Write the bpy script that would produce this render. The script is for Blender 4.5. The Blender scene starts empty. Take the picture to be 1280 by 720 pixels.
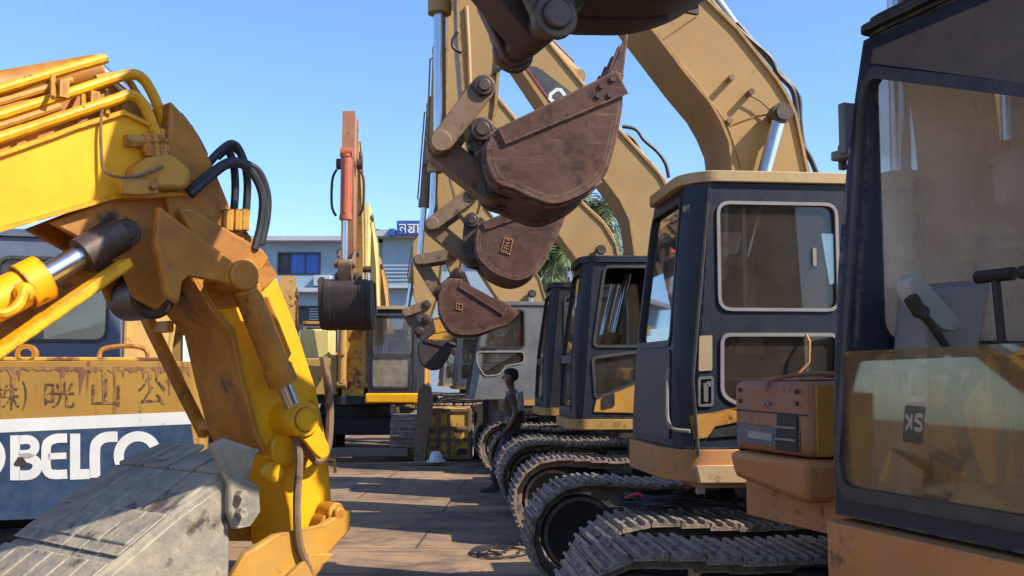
import bpy, bmesh, math, random
from mathutils import Vector, Matrix
from mathutils.geometry import tessellate_polygon
random.seed(7)
R = math.radians
SC = bpy.context.scene
COL = SC.collection
PI = math.pi

# ------------------------------------------------------------------ camera model (used to read design sizes from the photo)
FPX, HCAM = 1250.0, 1.75
TH = math.atan(103 / FPX)

def ray(px, py):
    u = (px - 640) / FPX; v = (360 - py) / FPX
    return Vector((u, math.cos(TH) - v * math.sin(TH), math.sin(TH) + v * math.cos(TH)))

def at(px, py, Y):
    d = ray(px, py); t = Y / d.y
    return Vector((d.x * t, Y, HCAM + d.z * t))

def tr(M, px, py, yl):
    """photo point -> (x, z) on the plane local y = yl of a machine M = (cx, cy, yaw)"""
    cx, cy, yaw = M; c, s = math.cos(yaw), math.sin(yaw); d = ray(px, py)
    a = -s * d.x + c * d.y; b = s * cx - c * cy
    t = (yl - b) / a
    x, y, z = d.x * t, d.y * t, HCAM + d.z * t
    return (c * (x - cx) + s * (y - cy), z)

def trs(M, pts, yl): return [tr(M, p[0], p[1], yl) for p in pts]

# ------------------------------------------------------------------ materials
def newmat(name):
    m = bpy.data.materials.new(name); m.use_nodes = True
    nt = m.node_tree; nt.nodes.clear()
    out = nt.nodes.new('ShaderNodeOutputMaterial')
    return m, nt, out

def N(nt, kind, **kw):
    n = nt.nodes.new(kind)
    for k, v in kw.items():
        if k in n.inputs: n.inputs[k].default_value = v
        else: setattr(n, k, v)
    return n

def c4(c): return (c[0], c[1], c[2], 1.0)

def surf(name, col, col2=None, rough=.5, metal=0., rust=0., rustcol=(.085, .032, .016), dirt=.25, dirtcol=(.30, .225, .16),
         scale=2.5, streak=0., bump=.15, rscale=7., spec=.5, coat=0., edge=0., edgecol=None, scratch=0.):
    m, nt, out = newmat(name); L = nt.links.new
    col2 = col2 or tuple(x * .72 for x in col)
    tc = N(nt, 'ShaderNodeTexCoord'); oi = N(nt, 'ShaderNodeObjectInfo')
    add = N(nt, 'ShaderNodeVectorMath', operation='ADD')
    sc = N(nt, 'ShaderNodeVectorMath', operation='SCALE'); sc.inputs[3].default_value = 37.
    L(oi.outputs['Random'], sc.inputs[0]); L(tc.outputs['Object'], add.inputs[0]); L(sc.outputs[0], add.inputs[1])
    n1 = N(nt, 'ShaderNodeTexNoise', Scale=scale, Detail=6., Roughness=.62); L(add.outputs[0], n1.inputs['Vector'])
    r1 = N(nt, 'ShaderNodeMapRange'); r1.inputs[1].default_value = .34; r1.inputs[2].default_value = .68; L(n1.outputs[0], r1.inputs[0])
    mx = N(nt, 'ShaderNodeMix', data_type='RGBA'); L(r1.outputs[0], mx.inputs[0]); mx.inputs[6].default_value = c4(col); mx.inputs[7].default_value = c4(col2)
    cur = mx.outputs[2]
    # dust
    n2 = N(nt, 'ShaderNodeTexNoise', Scale=scale * 2.6, Detail=8., Roughness=.7); L(add.outputs[0], n2.inputs['Vector'])
    r2 = N(nt, 'ShaderNodeMapRange'); r2.inputs[1].default_value = .40; r2.inputs[2].default_value = .78; r2.inputs[4].default_value = min(1., dirt * 1.5); L(n2.outputs[0], r2.inputs[0])
    m2 = N(nt, 'ShaderNodeMix', data_type='RGBA'); L(r2.outputs[0], m2.inputs[0]); L(cur, m2.inputs[6]); m2.inputs[7].default_value = c4(dirtcol); cur = m2.outputs[2]
    rfac = None
    if rust > 0:
        n3 = N(nt, 'ShaderNodeTexNoise', Scale=rscale, Detail=9., Roughness=.68); L(add.outputs[0], n3.inputs['Vector'])
        r3 = N(nt, 'ShaderNodeMapRange'); r3.inputs[1].default_value = .70 - rust * .42; r3.inputs[2].default_value = .76 - rust * .34; L(n3.outputs[0], r3.inputs[0])
        m3 = N(nt, 'ShaderNodeMix', data_type='RGBA'); L(r3.outputs[0], m3.inputs[0]); L(cur, m3.inputs[6]); m3.inputs[7].default_value = c4(rustcol); cur = m3.outputs[2]; rfac = r3.outputs[0]
    if streak > 0:
        mp = N(nt, 'ShaderNodeMapping'); mp.inputs['Scale'].default_value = (14, 14, 1.1); L(add.outputs[0], mp.inputs[0])
        n4 = N(nt, 'ShaderNodeTexNoise', Scale=1., Detail=5., Roughness=.6); L(mp.outputs[0], n4.inputs['Vector'])
        r4 = N(nt, 'ShaderNodeMapRange'); r4.inputs[1].default_value = .72 - .3 * streak; r4.inputs[2].default_value = .82 - .22 * streak; r4.inputs[4].default_value = .8; L(n4.outputs[0], r4.inputs[0])
        m4 = N(nt, 'ShaderNodeMix', data_type='RGBA'); L(r4.outputs[0], m4.inputs[0]); L(cur, m4.inputs[6]); m4.inputs[7].default_value = c4(rustcol); cur = m4.outputs[2]
    if scratch > 0:
        mq = N(nt, 'ShaderNodeMapping'); mq.inputs['Scale'].default_value = (3., 3., 46.); mq.inputs['Rotation'].default_value = (.2, .55, .1); L(add.outputs[0], mq.inputs[0])
        ns = N(nt, 'ShaderNodeTexNoise', Scale=1., Detail=4., Roughness=.6); L(mq.outputs[0], ns.inputs['Vector'])
        rs = N(nt, 'ShaderNodeMapRange'); rs.inputs[1].default_value = .60; rs.inputs[2].default_value = .74; rs.inputs[4].default_value = scratch; L(ns.outputs[0], rs.inputs[0])
        mk_ = N(nt, 'ShaderNodeMath', operation='MULTIPLY'); L(rs.outputs[0], mk_.inputs[0]); L(r1.outputs[0], mk_.inputs[1])
        mz = N(nt, 'ShaderNodeMix', data_type='RGBA'); L(mk_.outputs[0], mz.inputs[0]); L(cur, mz.inputs[6]); mz.inputs[7].default_value = c4(edgecol or dirtcol); cur = mz.outputs[2]
    if edge > 0:
        bv = nt.nodes.new('ShaderNodeBevel'); bv.samples = 4; bv.inputs[0].default_value = .022
        ge = N(nt, 'ShaderNodeNewGeometry'); dt = N(nt, 'ShaderNodeVectorMath', operation='DOT_PRODUCT'); L(bv.outputs[0], dt.inputs[0]); L(ge.outputs['Normal'], dt.inputs[1])
        iv = N(nt, 'ShaderNodeMapRange'); iv.inputs[1].default_value = .995; iv.inputs[2].default_value = .80; L(dt.outputs['Value'], iv.inputs[0])
        n6 = N(nt, 'ShaderNodeTexNoise', Scale=16., Detail=6., Roughness=.7); L(add.outputs[0], n6.inputs['Vector'])
        rm = N(nt, 'ShaderNodeMapRange'); rm.inputs[1].default_value = .40; rm.inputs[2].default_value = .58; L(n6.outputs[0], rm.inputs[0])
        mm = N(nt, 'ShaderNodeMath', operation='MULTIPLY'); L(iv.outputs[0], mm.inputs[0]); L(rm.outputs[0], mm.inputs[1])
        ms = N(nt, 'ShaderNodeMath', operation='MULTIPLY', use_clamp=True); L(mm.outputs[0], ms.inputs[0]); ms.inputs[1].default_value = edge * 2.
        m6 = N(nt, 'ShaderNodeMix', data_type='RGBA'); L(ms.outputs[0], m6.inputs[0]); L(cur, m6.inputs[6]); m6.inputs[7].default_value = c4(edgecol or rustcol); cur = m6.outputs[2]
    b = N(nt, 'ShaderNodeBsdfPrincipled', Metallic=metal, Roughness=rough)
    b.inputs['Specular IOR Level'].default_value = spec
    if coat: b.inputs['Coat Weight'].default_value = coat; b.inputs['Coat Roughness'].default_value = .25
    rr = N(nt, 'ShaderNodeMapRange'); rr.inputs[3].default_value = max(.05, rough - .12); rr.inputs[4].default_value = min(1, rough + .25); L(n2.outputs[0], rr.inputs[0]); L(rr.outputs[0], b.inputs['Roughness'])
    L(cur, b.inputs['Base Color'])
    if bump:
        n5 = N(nt, 'ShaderNodeTexNoise', Scale=scale * 9, Detail=6., Roughness=.6); L(add.outputs[0], n5.inputs['Vector'])
        bp = N(nt, 'ShaderNodeBump', Strength=bump, Distance=.012); L(n5.outputs[0], bp.inputs['Height']); L(bp.outputs[0], b.inputs['Normal'])
    L(b.outputs[0], out.inputs[0])
    return m

def glassmat(name, tint=(.75, .78, .76), dust=.18, dustcol=(.34, .29, .24), refl=1.0):
    m, nt, out = newmat(name); L = nt.links.new
    tc = N(nt, 'ShaderNodeTexCoord')
    n = N(nt, 'ShaderNodeTexNoise', Scale=3.2, Detail=8., Roughness=.65); L(tc.outputs['Object'], n.inputs['Vector'])
    mr = N(nt, 'ShaderNodeMapRange'); mr.inputs[1].default_value = .3; mr.inputs[2].default_value = .75
    mr.inputs[3].default_value = dust * .55; mr.inputs[4].default_value = min(1, dust * 1.6); L(n.outputs[0], mr.inputs[0])
    t = N(nt, 'ShaderNodeBsdfTransparent'); t.inputs[0].default_value = c4(tint)
    g = N(nt, 'ShaderNodeBsdfGlossy', Roughness=.03); g.inputs[0].default_value = (.95, .95, .95, 1)
    fr = N(nt, 'ShaderNodeFresnel', IOR=1.5)
    mu = N(nt, 'ShaderNodeMath', operation='MULTIPLY'); L(fr.outputs[0], mu.inputs[0]); mu.inputs[1].default_value = refl
    a = N(nt, 'ShaderNodeMixShader'); L(mu.outputs[0], a.inputs[0]); L(t.outputs[0], a.inputs[1]); L(g.outputs[0], a.inputs[2])
    d0 = N(nt, 'ShaderNodeBsdfDiffuse'); d0.inputs[0].default_value = c4(dustcol)
    d1 = N(nt, 'ShaderNodeBsdfTranslucent'); d1.inputs[0].default_value = c4(dustcol)
    d = N(nt, 'ShaderNodeMixShader'); d.inputs[0].default_value = .5; L(d0.outputs[0], d.inputs[1]); L(d1.outputs[0], d.inputs[2])
    b = N(nt, 'ShaderNodeMixShader'); L(mr.outputs[0], b.inputs[0]); L(a.outputs[0], b.inputs[1]); L(d.outputs[0], b.inputs[2])
    L(b.outputs[0], out.inputs[0])
    return m

YEL = (.60, .345, .012)       # bright left machine
TAN = (.43, .235, .062)       # weathered excavator yellow
M = {
 'yellow': surf('bright_yellow_paint', (.84, .43, .005), (.74, .33, .004), rough=.42, rust=.17, rustcol=(.18, .07, .015), dirt=.2, dirtcol=(.46, .22, .03), bump=.10, spec=.32, edge=.9, scale=2.),
 'yellow_grime_shade': surf('shaded_greasy_yellow_paint', (.54, .215, .008), (.30, .105, .008), rough=.48, rust=.30, rustcol=(.035, .018, .012), dirt=.5, dirtcol=(.16, .07, .022), rscale=3.6, edge=.9, edgecol=(.62,.30,.03), bump=.14),  # darker copy of the yellow: shade painted in along with grease stains
 'tan': surf('weathered_yellow_paint', (.41, .255, .095), (.34, .205, .075), rough=.55, rust=.16, rustcol=(.15, .075, .035), dirt=.42, dirtcol=(.31, .215, .12), bump=.08, spec=.25, edge=.6, scale=1.7),
 'tan2': surf('faded_yellow_paint', (.48, .28, .075), (.39, .215, .055), rough=.55, rust=.30, rustcol=(.14, .062, .03), dirt=.4, dirtcol=(.30,.2,.12), bump=.09, spec=.25, edge=.7),
 'orangey': surf('orange_yellow_paint', (.55, .275, .03), (.44, .20, .02), rough=.5, rust=.28, rustcol=(.13, .052, .025), dirt=.3, bump=.08, spec=.3, edge=.8),
 'rustyel': surf('rusty_yellow_steel', (.66, .38, .03), (.50, .26, .025), rough=.6, rust=.48, rustcol=(.15, .055, .028), dirt=.3, rscale=5.),
 'weight': surf('rust_streaked_counterweight_paint', (.40, .215, .032), (.33, .17, .026), rough=.55, rust=.2, rustcol=(.10, .036, .018), dirt=.25, streak=.46, dirtcol=(.30,.19,.06)),
 'rustrun': surf('dark_rust_run', (.17, .068, .045), (.25, .115, .05), rough=.8, rust=.5, rustcol=(.38, .20, .04), rscale=14., dirt=.2),
 'cabdark': surf('dark_blue_black_paint', (.008, .014, .026), (.014, .020, .032), rough=.42, rust=.10, rustcol=(.12, .105, .095), dirt=.18, dirtcol=(.055, .052, .052), bump=.08, spec=.35, edge=.5, edgecol=(.18,.15,.12)),
 'cabblack': surf('black_cab_paint', (.008, .011, .018), (.013, .017, .025), rough=.45, rust=.09, rustcol=(.10, .08, .065), dirt=.2, dirtcol=(.06, .052, .05), bump=.08, spec=.35, edge=.5, edgecol=(.15,.12,.1)),
 'cabgrey': surf('grey_cab_paint', (.15, .155, .165), (.10, .105, .115), rough=.5, rust=.14, rustcol=(.1, .06, .04), dirt=.35, dirtcol=(.22, .19, .16), edge=.6),
 'cabblue': surf('blue_grey_cab_paint', (.10, .135, .20), (.075, .10, .155), rough=.5, rust=.12, dirt=.25, dirtcol=(.22, .2, .18)),
 'brownpanel': surf('dusty_brown_panel', (.09, .062, .050), (.065, .046, .04), rough=.6, dirt=.4, dirtcol=(.17, .12, .09)),
 'roof': surf('cream_roof_paint', (.50, .345, .165), (.42, .28, .13), rough=.6, rust=.22, rustcol=(.22, .12, .07), dirt=.4, dirtcol=(.44, .33, .2)),
 'skirt': surf('faded_orange_skirt', (.52, .215, .055), (.44, .17, .045), rough=.6, rust=.28, rustcol=(.16, .08, .045), dirt=.4, dirtcol=(.40, .24, .13), bump=.15),
 'boxbrown': surf('dusty_brown_box_paint', (.38, .165, .075), (.30, .125, .06), rough=.65, rust=.25, dirt=.5, dirtcol=(.36, .22, .135), bump=.15),
 'bucket': surf('red_brown_bucket_steel', (.092, .036, .024), (.055, .023, .017), rough=.5, rust=.36, rustcol=(.045, .022, .017), dirt=.5, dirtcol=(.15, .083, .060), spec=.3, bump=.3, edge=.9, edgecol=(.28,.17,.115), scale=1.6, scratch=.9),
 'bucketdark': surf('dark_bucket_steel', (.040, .024, .022), (.026, .018, .019), rough=.6, rust=.3, rustcol=(.07, .028, .018), dirt=.25, dirtcol=(.09, .052, .04)),
 'bucketgrey': surf('muddy_grey_bucket_steel', (.25, .222, .175), (.16, .148, .13), rough=.9, rust=.34, rustcol=(.075, .062, .052), dirt=.8, dirtcol=(.40, .335, .225), bump=.6, rscale=5.0, spec=.2, scale=3.4, edge=.7, edgecol=(.44,.37,.27), scratch=.35),
 'pin': surf('greasy_pin_steel', (.075, .052, .042), (.045, .034, .03), rough=.45, metal=.5, rust=.3, dirt=.2),
 'link': surf('brown_link_steel', (.20, .115, .055), (.13, .075, .045), rough=.6, rust=.35, rustcol=(.07, .036, .025), dirt=.3),
 'track': surf('worn_track_steel', (.125, .088, .066), (.07, .052, .042), rough=.55, metal=.1, rust=.25, rustcol=(.12, .058, .034), dirt=.75, dirtcol=(.36, .255, .18), bump=.4, scale=3., edge=.8, edgecol=(.45,.36,.28)),
 'under': surf('dark_undercarriage_steel', (.030, .024, .021), (.019, .016, .015), rough=.7, dirt=.4, dirtcol=(.10, .070, .052), scale=4.),
 'rubber': surf('black_rubber_hose', (.012, .013, .018), (.020, .020, .024), rough=.45, dirt=.12, dirtcol=(.1, .09, .08), bump=.03),
 'seal': surf('pale_rubber_seal', (.27, .245, .25), (.18, .165, .17), rough=.6, dirt=.3),
 'sealdark': surf('dark_rubber_seal', (.03, .03, .033), rough=.5, dirt=.15),
 'chrome': surf('chrome_rod', (.62, .64, .67), (.50, .52, .56), rough=.16, metal=.95, dirt=.06, bump=.0),
 'redpaint': surf('orange_red_cylinder_paint', (.46, .085, .028), (.36, .07, .03), rough=.5, rust=.2, dirt=.2),
 'seat': surf('grey_seat_fabric', (.10, .085, .08), (.075, .065, .06), rough=.9, dirt=.25, dirtcol=(.2, .16, .13)),
 'console': surf('grey_console_plastic', (.27, .24, .21), (.22, .195, .175), rough=.6, dirt=.3, dirtcol=(.32, .27, .22)),
 'panelpale': surf('pale_monitor_plastic', (.36, .36, .30), (.30, .30, .25), rough=.5, dirt=.2),
 'black': surf('black_plastic', (.012, .012, .014), rough=.45, dirt=.08),
 'white': surf('white_decal', (.74, .74, .72), (.62, .62, .60), rough=.5, rust=.14, rustcol=(.30, .2, .14), dirt=.2, dirtcol=(.5, .45, .38), bump=.02),
 'blueband': surf('blue_decal', (.018, .048, .115), (.012, .034, .085), rough=.5, rust=.16, rustcol=(.08, .07, .07), dirt=.4, dirtcol=(.09, .12, .16), bump=.02),
 'ink': surf('worn_black_ink', (.05, .026, .016), (.09, .045, .02), rough=.6, rust=.52, rustcol=(.36, .19, .04), rscale=30., dirt=.1, bump=0),
 'decaldark': surf('dark_grey_decal', (.045, .050, .06), rough=.5, dirt=.2, bump=0),
 'decalred': surf('red_decal', (.45, .04, .06), rough=.5, dirt=.2, bump=0),
 'reflector': surf('beige_reflector', (.42, .30, .17), rough=.4, dirt=.2),
 'wall': surf('blue_grey_wall_paint', (.29, .39, .47), (.25, .34, .42), rough=.8, dirt=.3, dirtcol=(.27, .33, .38), scale=.6, bump=.05, streak=.12, rustcol=(.17, .21, .25)),
 'slab': surf('grey_concrete_slab', (.42, .45, .49), (.36, .39, .43), rough=.9, dirt=.3, dirtcol=(.3, .3, .3), scale=.8),
 'bluewin': surf('blue_window_film', (.022, .115, .50), (.02, .095, .42), rough=.2, dirt=.05, bump=0),
 'signblue': surf('blue_sign_board', (.028, .085, .33), rough=.5, dirt=.1, scale=.5, bump=0),
 'frame': surf('dark_window_frame', (.04, .05, .06), rough=.5, dirt=.1),
 'teal': surf('teal_roof_sheet', (.10, .36, .42), (.07, .29, .36), rough=.5, dirt=.2),
 'paleyel': surf('pale_yellow_paint', (.70, .56, .20), (.62, .48, .16), rough=.5, dirt=.2),
 'skin': surf('dark_brown_skin', (.19, .095, .06), rough=.4, dirt=.0, bump=0),
 'hair': surf('black_hair', (.008, .007, .007), rough=.6, dirt=0, bump=.2),
 'shirt': surf('dark_worn_shirt', (.12, .07, .055), (.08, .05, .042), rough=.9, dirt=.25, dirtcol=(.18, .13, .10)),
 'vest': surf('white_cloth_patch', (.6, .58, .55), rough=.9, dirt=.3),
 'trouser': surf('dark_trousers', (.05, .042, .046), rough=.9, dirt=.3, dirtcol=(.13, .10, .08)),
 'helmet': surf('white_helmet_plastic', (.78, .78, .74), rough=.35, dirt=.15, dirtcol=(.5, .42, .33), bump=0),
 'plank': surf('grey_brown_plank', (.22, .16, .12), rough=.9, dirt=.3),
 'trunk': surf('palm_trunk_bark', (.17, .13, .10), rough=.9, dirt=.3, bump=.5, scale=5.),
 'frond': surf('palm_leaf', (.12, .17, .055), (.075, .12, .04), rough=.5, dirt=.15, dirtcol=(.28, .25, .10)),
 'leaf': surf('tree_leaf', (.05, .085, .025), (.035, .06, .02), rough=.6, dirt=0),
 'tarp': surf('grey_tarpaulin', (.20, .20, .22), (.14, .14, .16), rough=.8, dirt=.3),
 'orange': surf('orange_cloth', (.55, .10, .02), rough=.8, dirt=.1),
 'wire': surf('coloured_cable', (.02, .02, .025), rough=.5, dirt=.1, bump=0),
 'green': surf('green_ring_paint', (.05, .12, .085), rough=.5, rust=.2, dirt=.2),
 'glass': glassmat('cab_glass', (.88, .89, .87), .13, (.42, .35, .29), .9),
 'glassveil': glassmat('hazy_cab_glass', (.94, .92, .88), .33, (.80, .68, .57), .35),
 'glassdust': glassmat('dusty_cab_glass', (.74, .70, .64), .17, (.34, .28, .22), 1.2),
 'glasslow': glassmat('very_dusty_cab_glass', (.88, .85, .78), .22, (.40, .29, .15), .32),
 'glassblue': glassmat('reflective_cab_glass', (.6, .62, .64), .12, (.2, .18, .18), 2.0),
}

# ------------------------------------------------------------------ mesh collector
class MB:
    def __init__(s): s.v = []; s.f = []; s.m = []; s.mi = 0
    def addf(s, f): s.f.append(tuple(f)); s.m.append(s.mi)
    def box(s, lo, hi, mat=None):
        b = len(s.v)
        for x in (lo[0], hi[0]):
            for y in (lo[1], hi[1]):
                for z in (lo[2], hi[2]):
                    p = Vector((x, y, z)); s.v.append(mat @ p if mat else p)
        for f in ((0, 1, 3, 2), (4, 6, 7, 5), (0, 4, 5, 1), (2, 3, 7, 6), (0, 2, 6, 4), (1, 5, 7, 3)): s.addf(b + i for i in f)
        return s
    def hexa(s, p8):
        b = len(s.v); s.v += [Vector(p) for p in p8]
        for f in ((0, 1, 2, 3), (7, 6, 5, 4), (0, 4, 5, 1), (1, 5, 6, 2), (2, 6, 7, 3), (3, 7, 4, 0)): s.addf(b + i for i in f)
        return s
    def panel(s, outer, holes, fn, d0, d1):
        loops = [outer] + list(holes); flat = [p for L in loops for p in L]; n = len(flat); b = len(s.v)
        tri = tessellate_polygon([[Vector((p[0], p[1], 0)) for p in L] for L in loops])
        s.v += [Vector(fn(p[0], p[1], d0)) for p in flat] + [Vector(fn(p[0], p[1], d1)) for p in flat]
        for t in tri: s.addf((b + t[0], b + t[1], b + t[2])); s.addf((b + n + t[2], b + n + t[1], b + n + t[0]))
        k = 0
        for L in loops:
            m = len(L)
            for i in range(m):
                j = (i + 1) % m
                s.addf((b + k + i, b + k + j, b + n + k + j, b + n + k + i))
            k += m
        return s
    def prism(s, poly, y0, y1): # polygon in x,z extruded over y
        return s.panel(poly, [], lambda x, z, d: (x, d, z), y0, y1)
    def slab(s, poly, z0, z1):  # polygon in x,y extruded over z
        return s.panel(poly, [], lambda x, y, d: (x, y, d), z0, z1)
    def ribbon(s, pts, w, fn, d0, d1, closed=False):
        P = [Vector((p[0], p[1])) for p in pts]; n = len(P); A = []; B = []
        for i in range(n):
            if closed: a, c = P[i - 1], P[(i + 1) % n]
            else: a, c = P[max(i - 1, 0)], P[min(i + 1, n - 1)]
            d1_ = (P[i] - a); d2_ = (c - P[i])
            if d1_.length < 1e-9: d1_ = d2_
            if d2_.length < 1e-9: d2_ = d1_
            n1 = Vector((-d1_.y, d1_.x)).normalized(); n2 = Vector((-d2_.y, d2_.x)).normalized()
            mm = (n1 + n2)
            if mm.length < 1e-6: mm = n1
            mm.normalize(); k = min(1 / max(mm.dot(n1), .35), 2.2)
            A.append(P[i] + mm * w * .5 * k); B.append(P[i] - mm * w * .5 * k)
        b = len(s.v)
        for i in range(n):
            for q in (A[i], B[i]):
                for d in (d0, d1): s.v.append(Vector(fn(q.x, q.y, d)))
        rng = range(n if closed else n - 1)
        for i in rng:
            a = b + 4 * i; c = b + 4 * ((i + 1) % n)
            s.addf((a, c, c + 2, a + 2)); s.addf((a + 1, a + 3, c + 3, c + 1)); s.addf((a, a + 1, c + 1, c)); s.addf((a + 2, c + 2, c + 3, a + 3))
        if not closed:
            a = b; s.addf((a, a + 2, a + 3, a + 1)); a = b + 4 * (n - 1); s.addf((a, a + 1, a + 3, a + 2))
        return s
    def tube(s, pts, r, n=8, caps=True):
        P = [Vector(p) for p in pts]; m = len(P); rs = r if isinstance(r, (list, tuple)) else [r] * m
        up = Vector((0, 0, 1)); b = len(s.v); prev = None
        for i in range(m):
            t = (P[min(i + 1, m - 1)] - P[max(i - 1, 0)]).normalized()
            if prev is None:
                a = t.cross(up)
                if a.length < .05: a = t.cross(Vector((1, 0, 0)))
                a.normalize()
            else:
                a = prev - t * prev.dot(t); a.normalize()
            prev = a; c = t.cross(a)
            for k in range(n):
                th = 2 * PI * k / n
                s.v.append(P[i] + (a * math.cos(th) + c * math.sin(th)) * rs[i])
        for i in range(m - 1):
            for k in range(n):
                k2 = (k + 1) % n
                s.addf((b + i * n + k, b + i * n + k2, b + (i + 1) * n + k2, b + (i + 1) * n + k))
        if caps:
            s.addf(b + k for k in range(n)); s.addf(b + (m - 1) * n + k for k in reversed(range(n)))
        return s
    def cyl(s, p0, p1, r, n=16): return s.tube([p0, p1], r, n)
    def ball(s, c, rad, n=12, m=8, sc=(1, 1, 1)):
        b = len(s.v); c = Vector(c)
        for i in range(m + 1):
            ph = PI * i / m
            for k in range(n):
                th = 2 * PI * k / n
                s.v.append(c + Vector((rad * sc[0] * math.sin(ph) * math.cos(th), rad * sc[1] * math.sin(ph) * math.sin(th), rad * sc[2] * math.cos(ph))))
        for i in range(m):
            for k in range(n):
                k2 = (k + 1) % n
                s.addf((b + i * n + k, b + i * n + k2, b + (i + 1) * n + k2, b + (i + 1) * n + k))
        return s
    def build(s, name, mat, parent=None, rot=0., bevel=0., smooth=35, loc=None):
        me = bpy.data.meshes.new(name)
        me.from_pydata([tuple(v) for v in s.v], [], s.f)
        bm = bmesh.new(); bm.from_mesh(me)
        bmesh.ops.remove_doubles(bm, verts=bm.verts, dist=1e-6)
        bmesh.ops.recalc_face_normals(bm, faces=bm.faces)
        bm.to_mesh(me); bm.free()
        for m_ in (mat if isinstance(mat, (list, tuple)) else [mat]): me.materials.append(m_)
        if smooth:
            me.polygons.foreach_set('use_smooth', [True] * len(me.polygons)); me.set_sharp_from_angle(angle=R(smooth))
        o = bpy.data.objects.new(name, me); COL.objects.link(o)
        if parent: o.parent = parent
        if rot: o.rotation_euler.z = rot
        if loc is not None: o.location = loc
        if bevel:
            md = o.modifiers.new('soft_edges', 'BEVEL'); md.width = bevel; md.segments = 2; md.limit_method = 'ANGLE'; md.angle_limit = R(38)
        return o

def rpoly(pts, r, n=4):
    out = []; m = len(pts)
    for i in range(m):
        p = Vector(pts[i][:2]); a = Vector(pts[i - 1][:2]) - p; c = Vector(pts[(i + 1) % m][:2]) - p
        q = min(r, a.length * .45, c.length * .45)
        s0 = p + a.normalized() * q; s1 = p + c.normalized() * q
        for k in range(n + 1):
            t = k / n
            v = s0 * (1 - t) ** 2 + p * 2 * t * (1 - t) + s1 * t * t
            out.append((v.x, v.y))
    return out

def rect(x0, z0, x1, z1): return [(x0, z0), (x1, z0), (x1, z1), (x0, z1)]

def offset(poly, d):
    m = len(poly); cx = sum(p[0] for p in poly) / m; cy = sum(p[1] for p in poly) / m
    out = []
    area = sum(poly[i - 1][0] * poly[i][1] - poly[i][0] * poly[i - 1][1] for i in range(m))
    sg = 1 if area > 0 else -1
    for i in range(m):
        a = Vector(poly[i - 1]); p = Vector(poly[i]); c = Vector(poly[(i + 1) % m])
        e1 = p - a; e2 = c - p
        n1 = Vector((e1.y, -e1.x)).normalized(); n2 = Vector((e2.y, -e2.x)).normalized()
        mm = (n1 + n2)
        if mm.length < 1e-6: mm = n1
        mm.normalize()
        q = p + mm * d * sg / max(mm.dot(n1), .5); out.append((q.x, q.y))
    return out

def empty(name, label, cat, loc, yaw=0., group=None):
    o = bpy.data.objects.new(name, None); COL.objects.link(o)
    o.location = loc; o.rotation_euler.z = yaw; o.empty_display_size = .3
    o['label'] = label; o['category'] = cat
    if group: o['group'] = group
    return o

def tag(o, label, cat, group=None):
    o['label'] = label; o['category'] = cat
    if group: o['group'] = group
    return o

def structure(o): o['kind'] = 'structure'; return o

def arc(cx, cz, r, a0, a1, n=10): return [(cx + r * math.cos(R(a0 + (a1 - a0) * i / n)), cz + r * math.sin(R(a0 + (a1 - a0) * i / n))) for i in range(n + 1)]

def curve_pts(pts, n=8):
    """Catmull-Rom through points (2D or 3D)"""
    P = [Vector(p) for p in pts]; out = []
    for i in range(len(P) - 1):
        a = P[max(i - 1, 0)]; b = P[i]; c = P[i + 1]; d = P[min(i + 2, len(P) - 1)]
        for k in range(n):
            t = k / n
            out.append(.5 * ((2 * b) + (c - a) * t + (2 * a - 5 * b + 4 * c - d) * t * t + (3 * b - a - 3 * c + d) * t ** 3))
    out.append(P[-1]); return out

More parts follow.
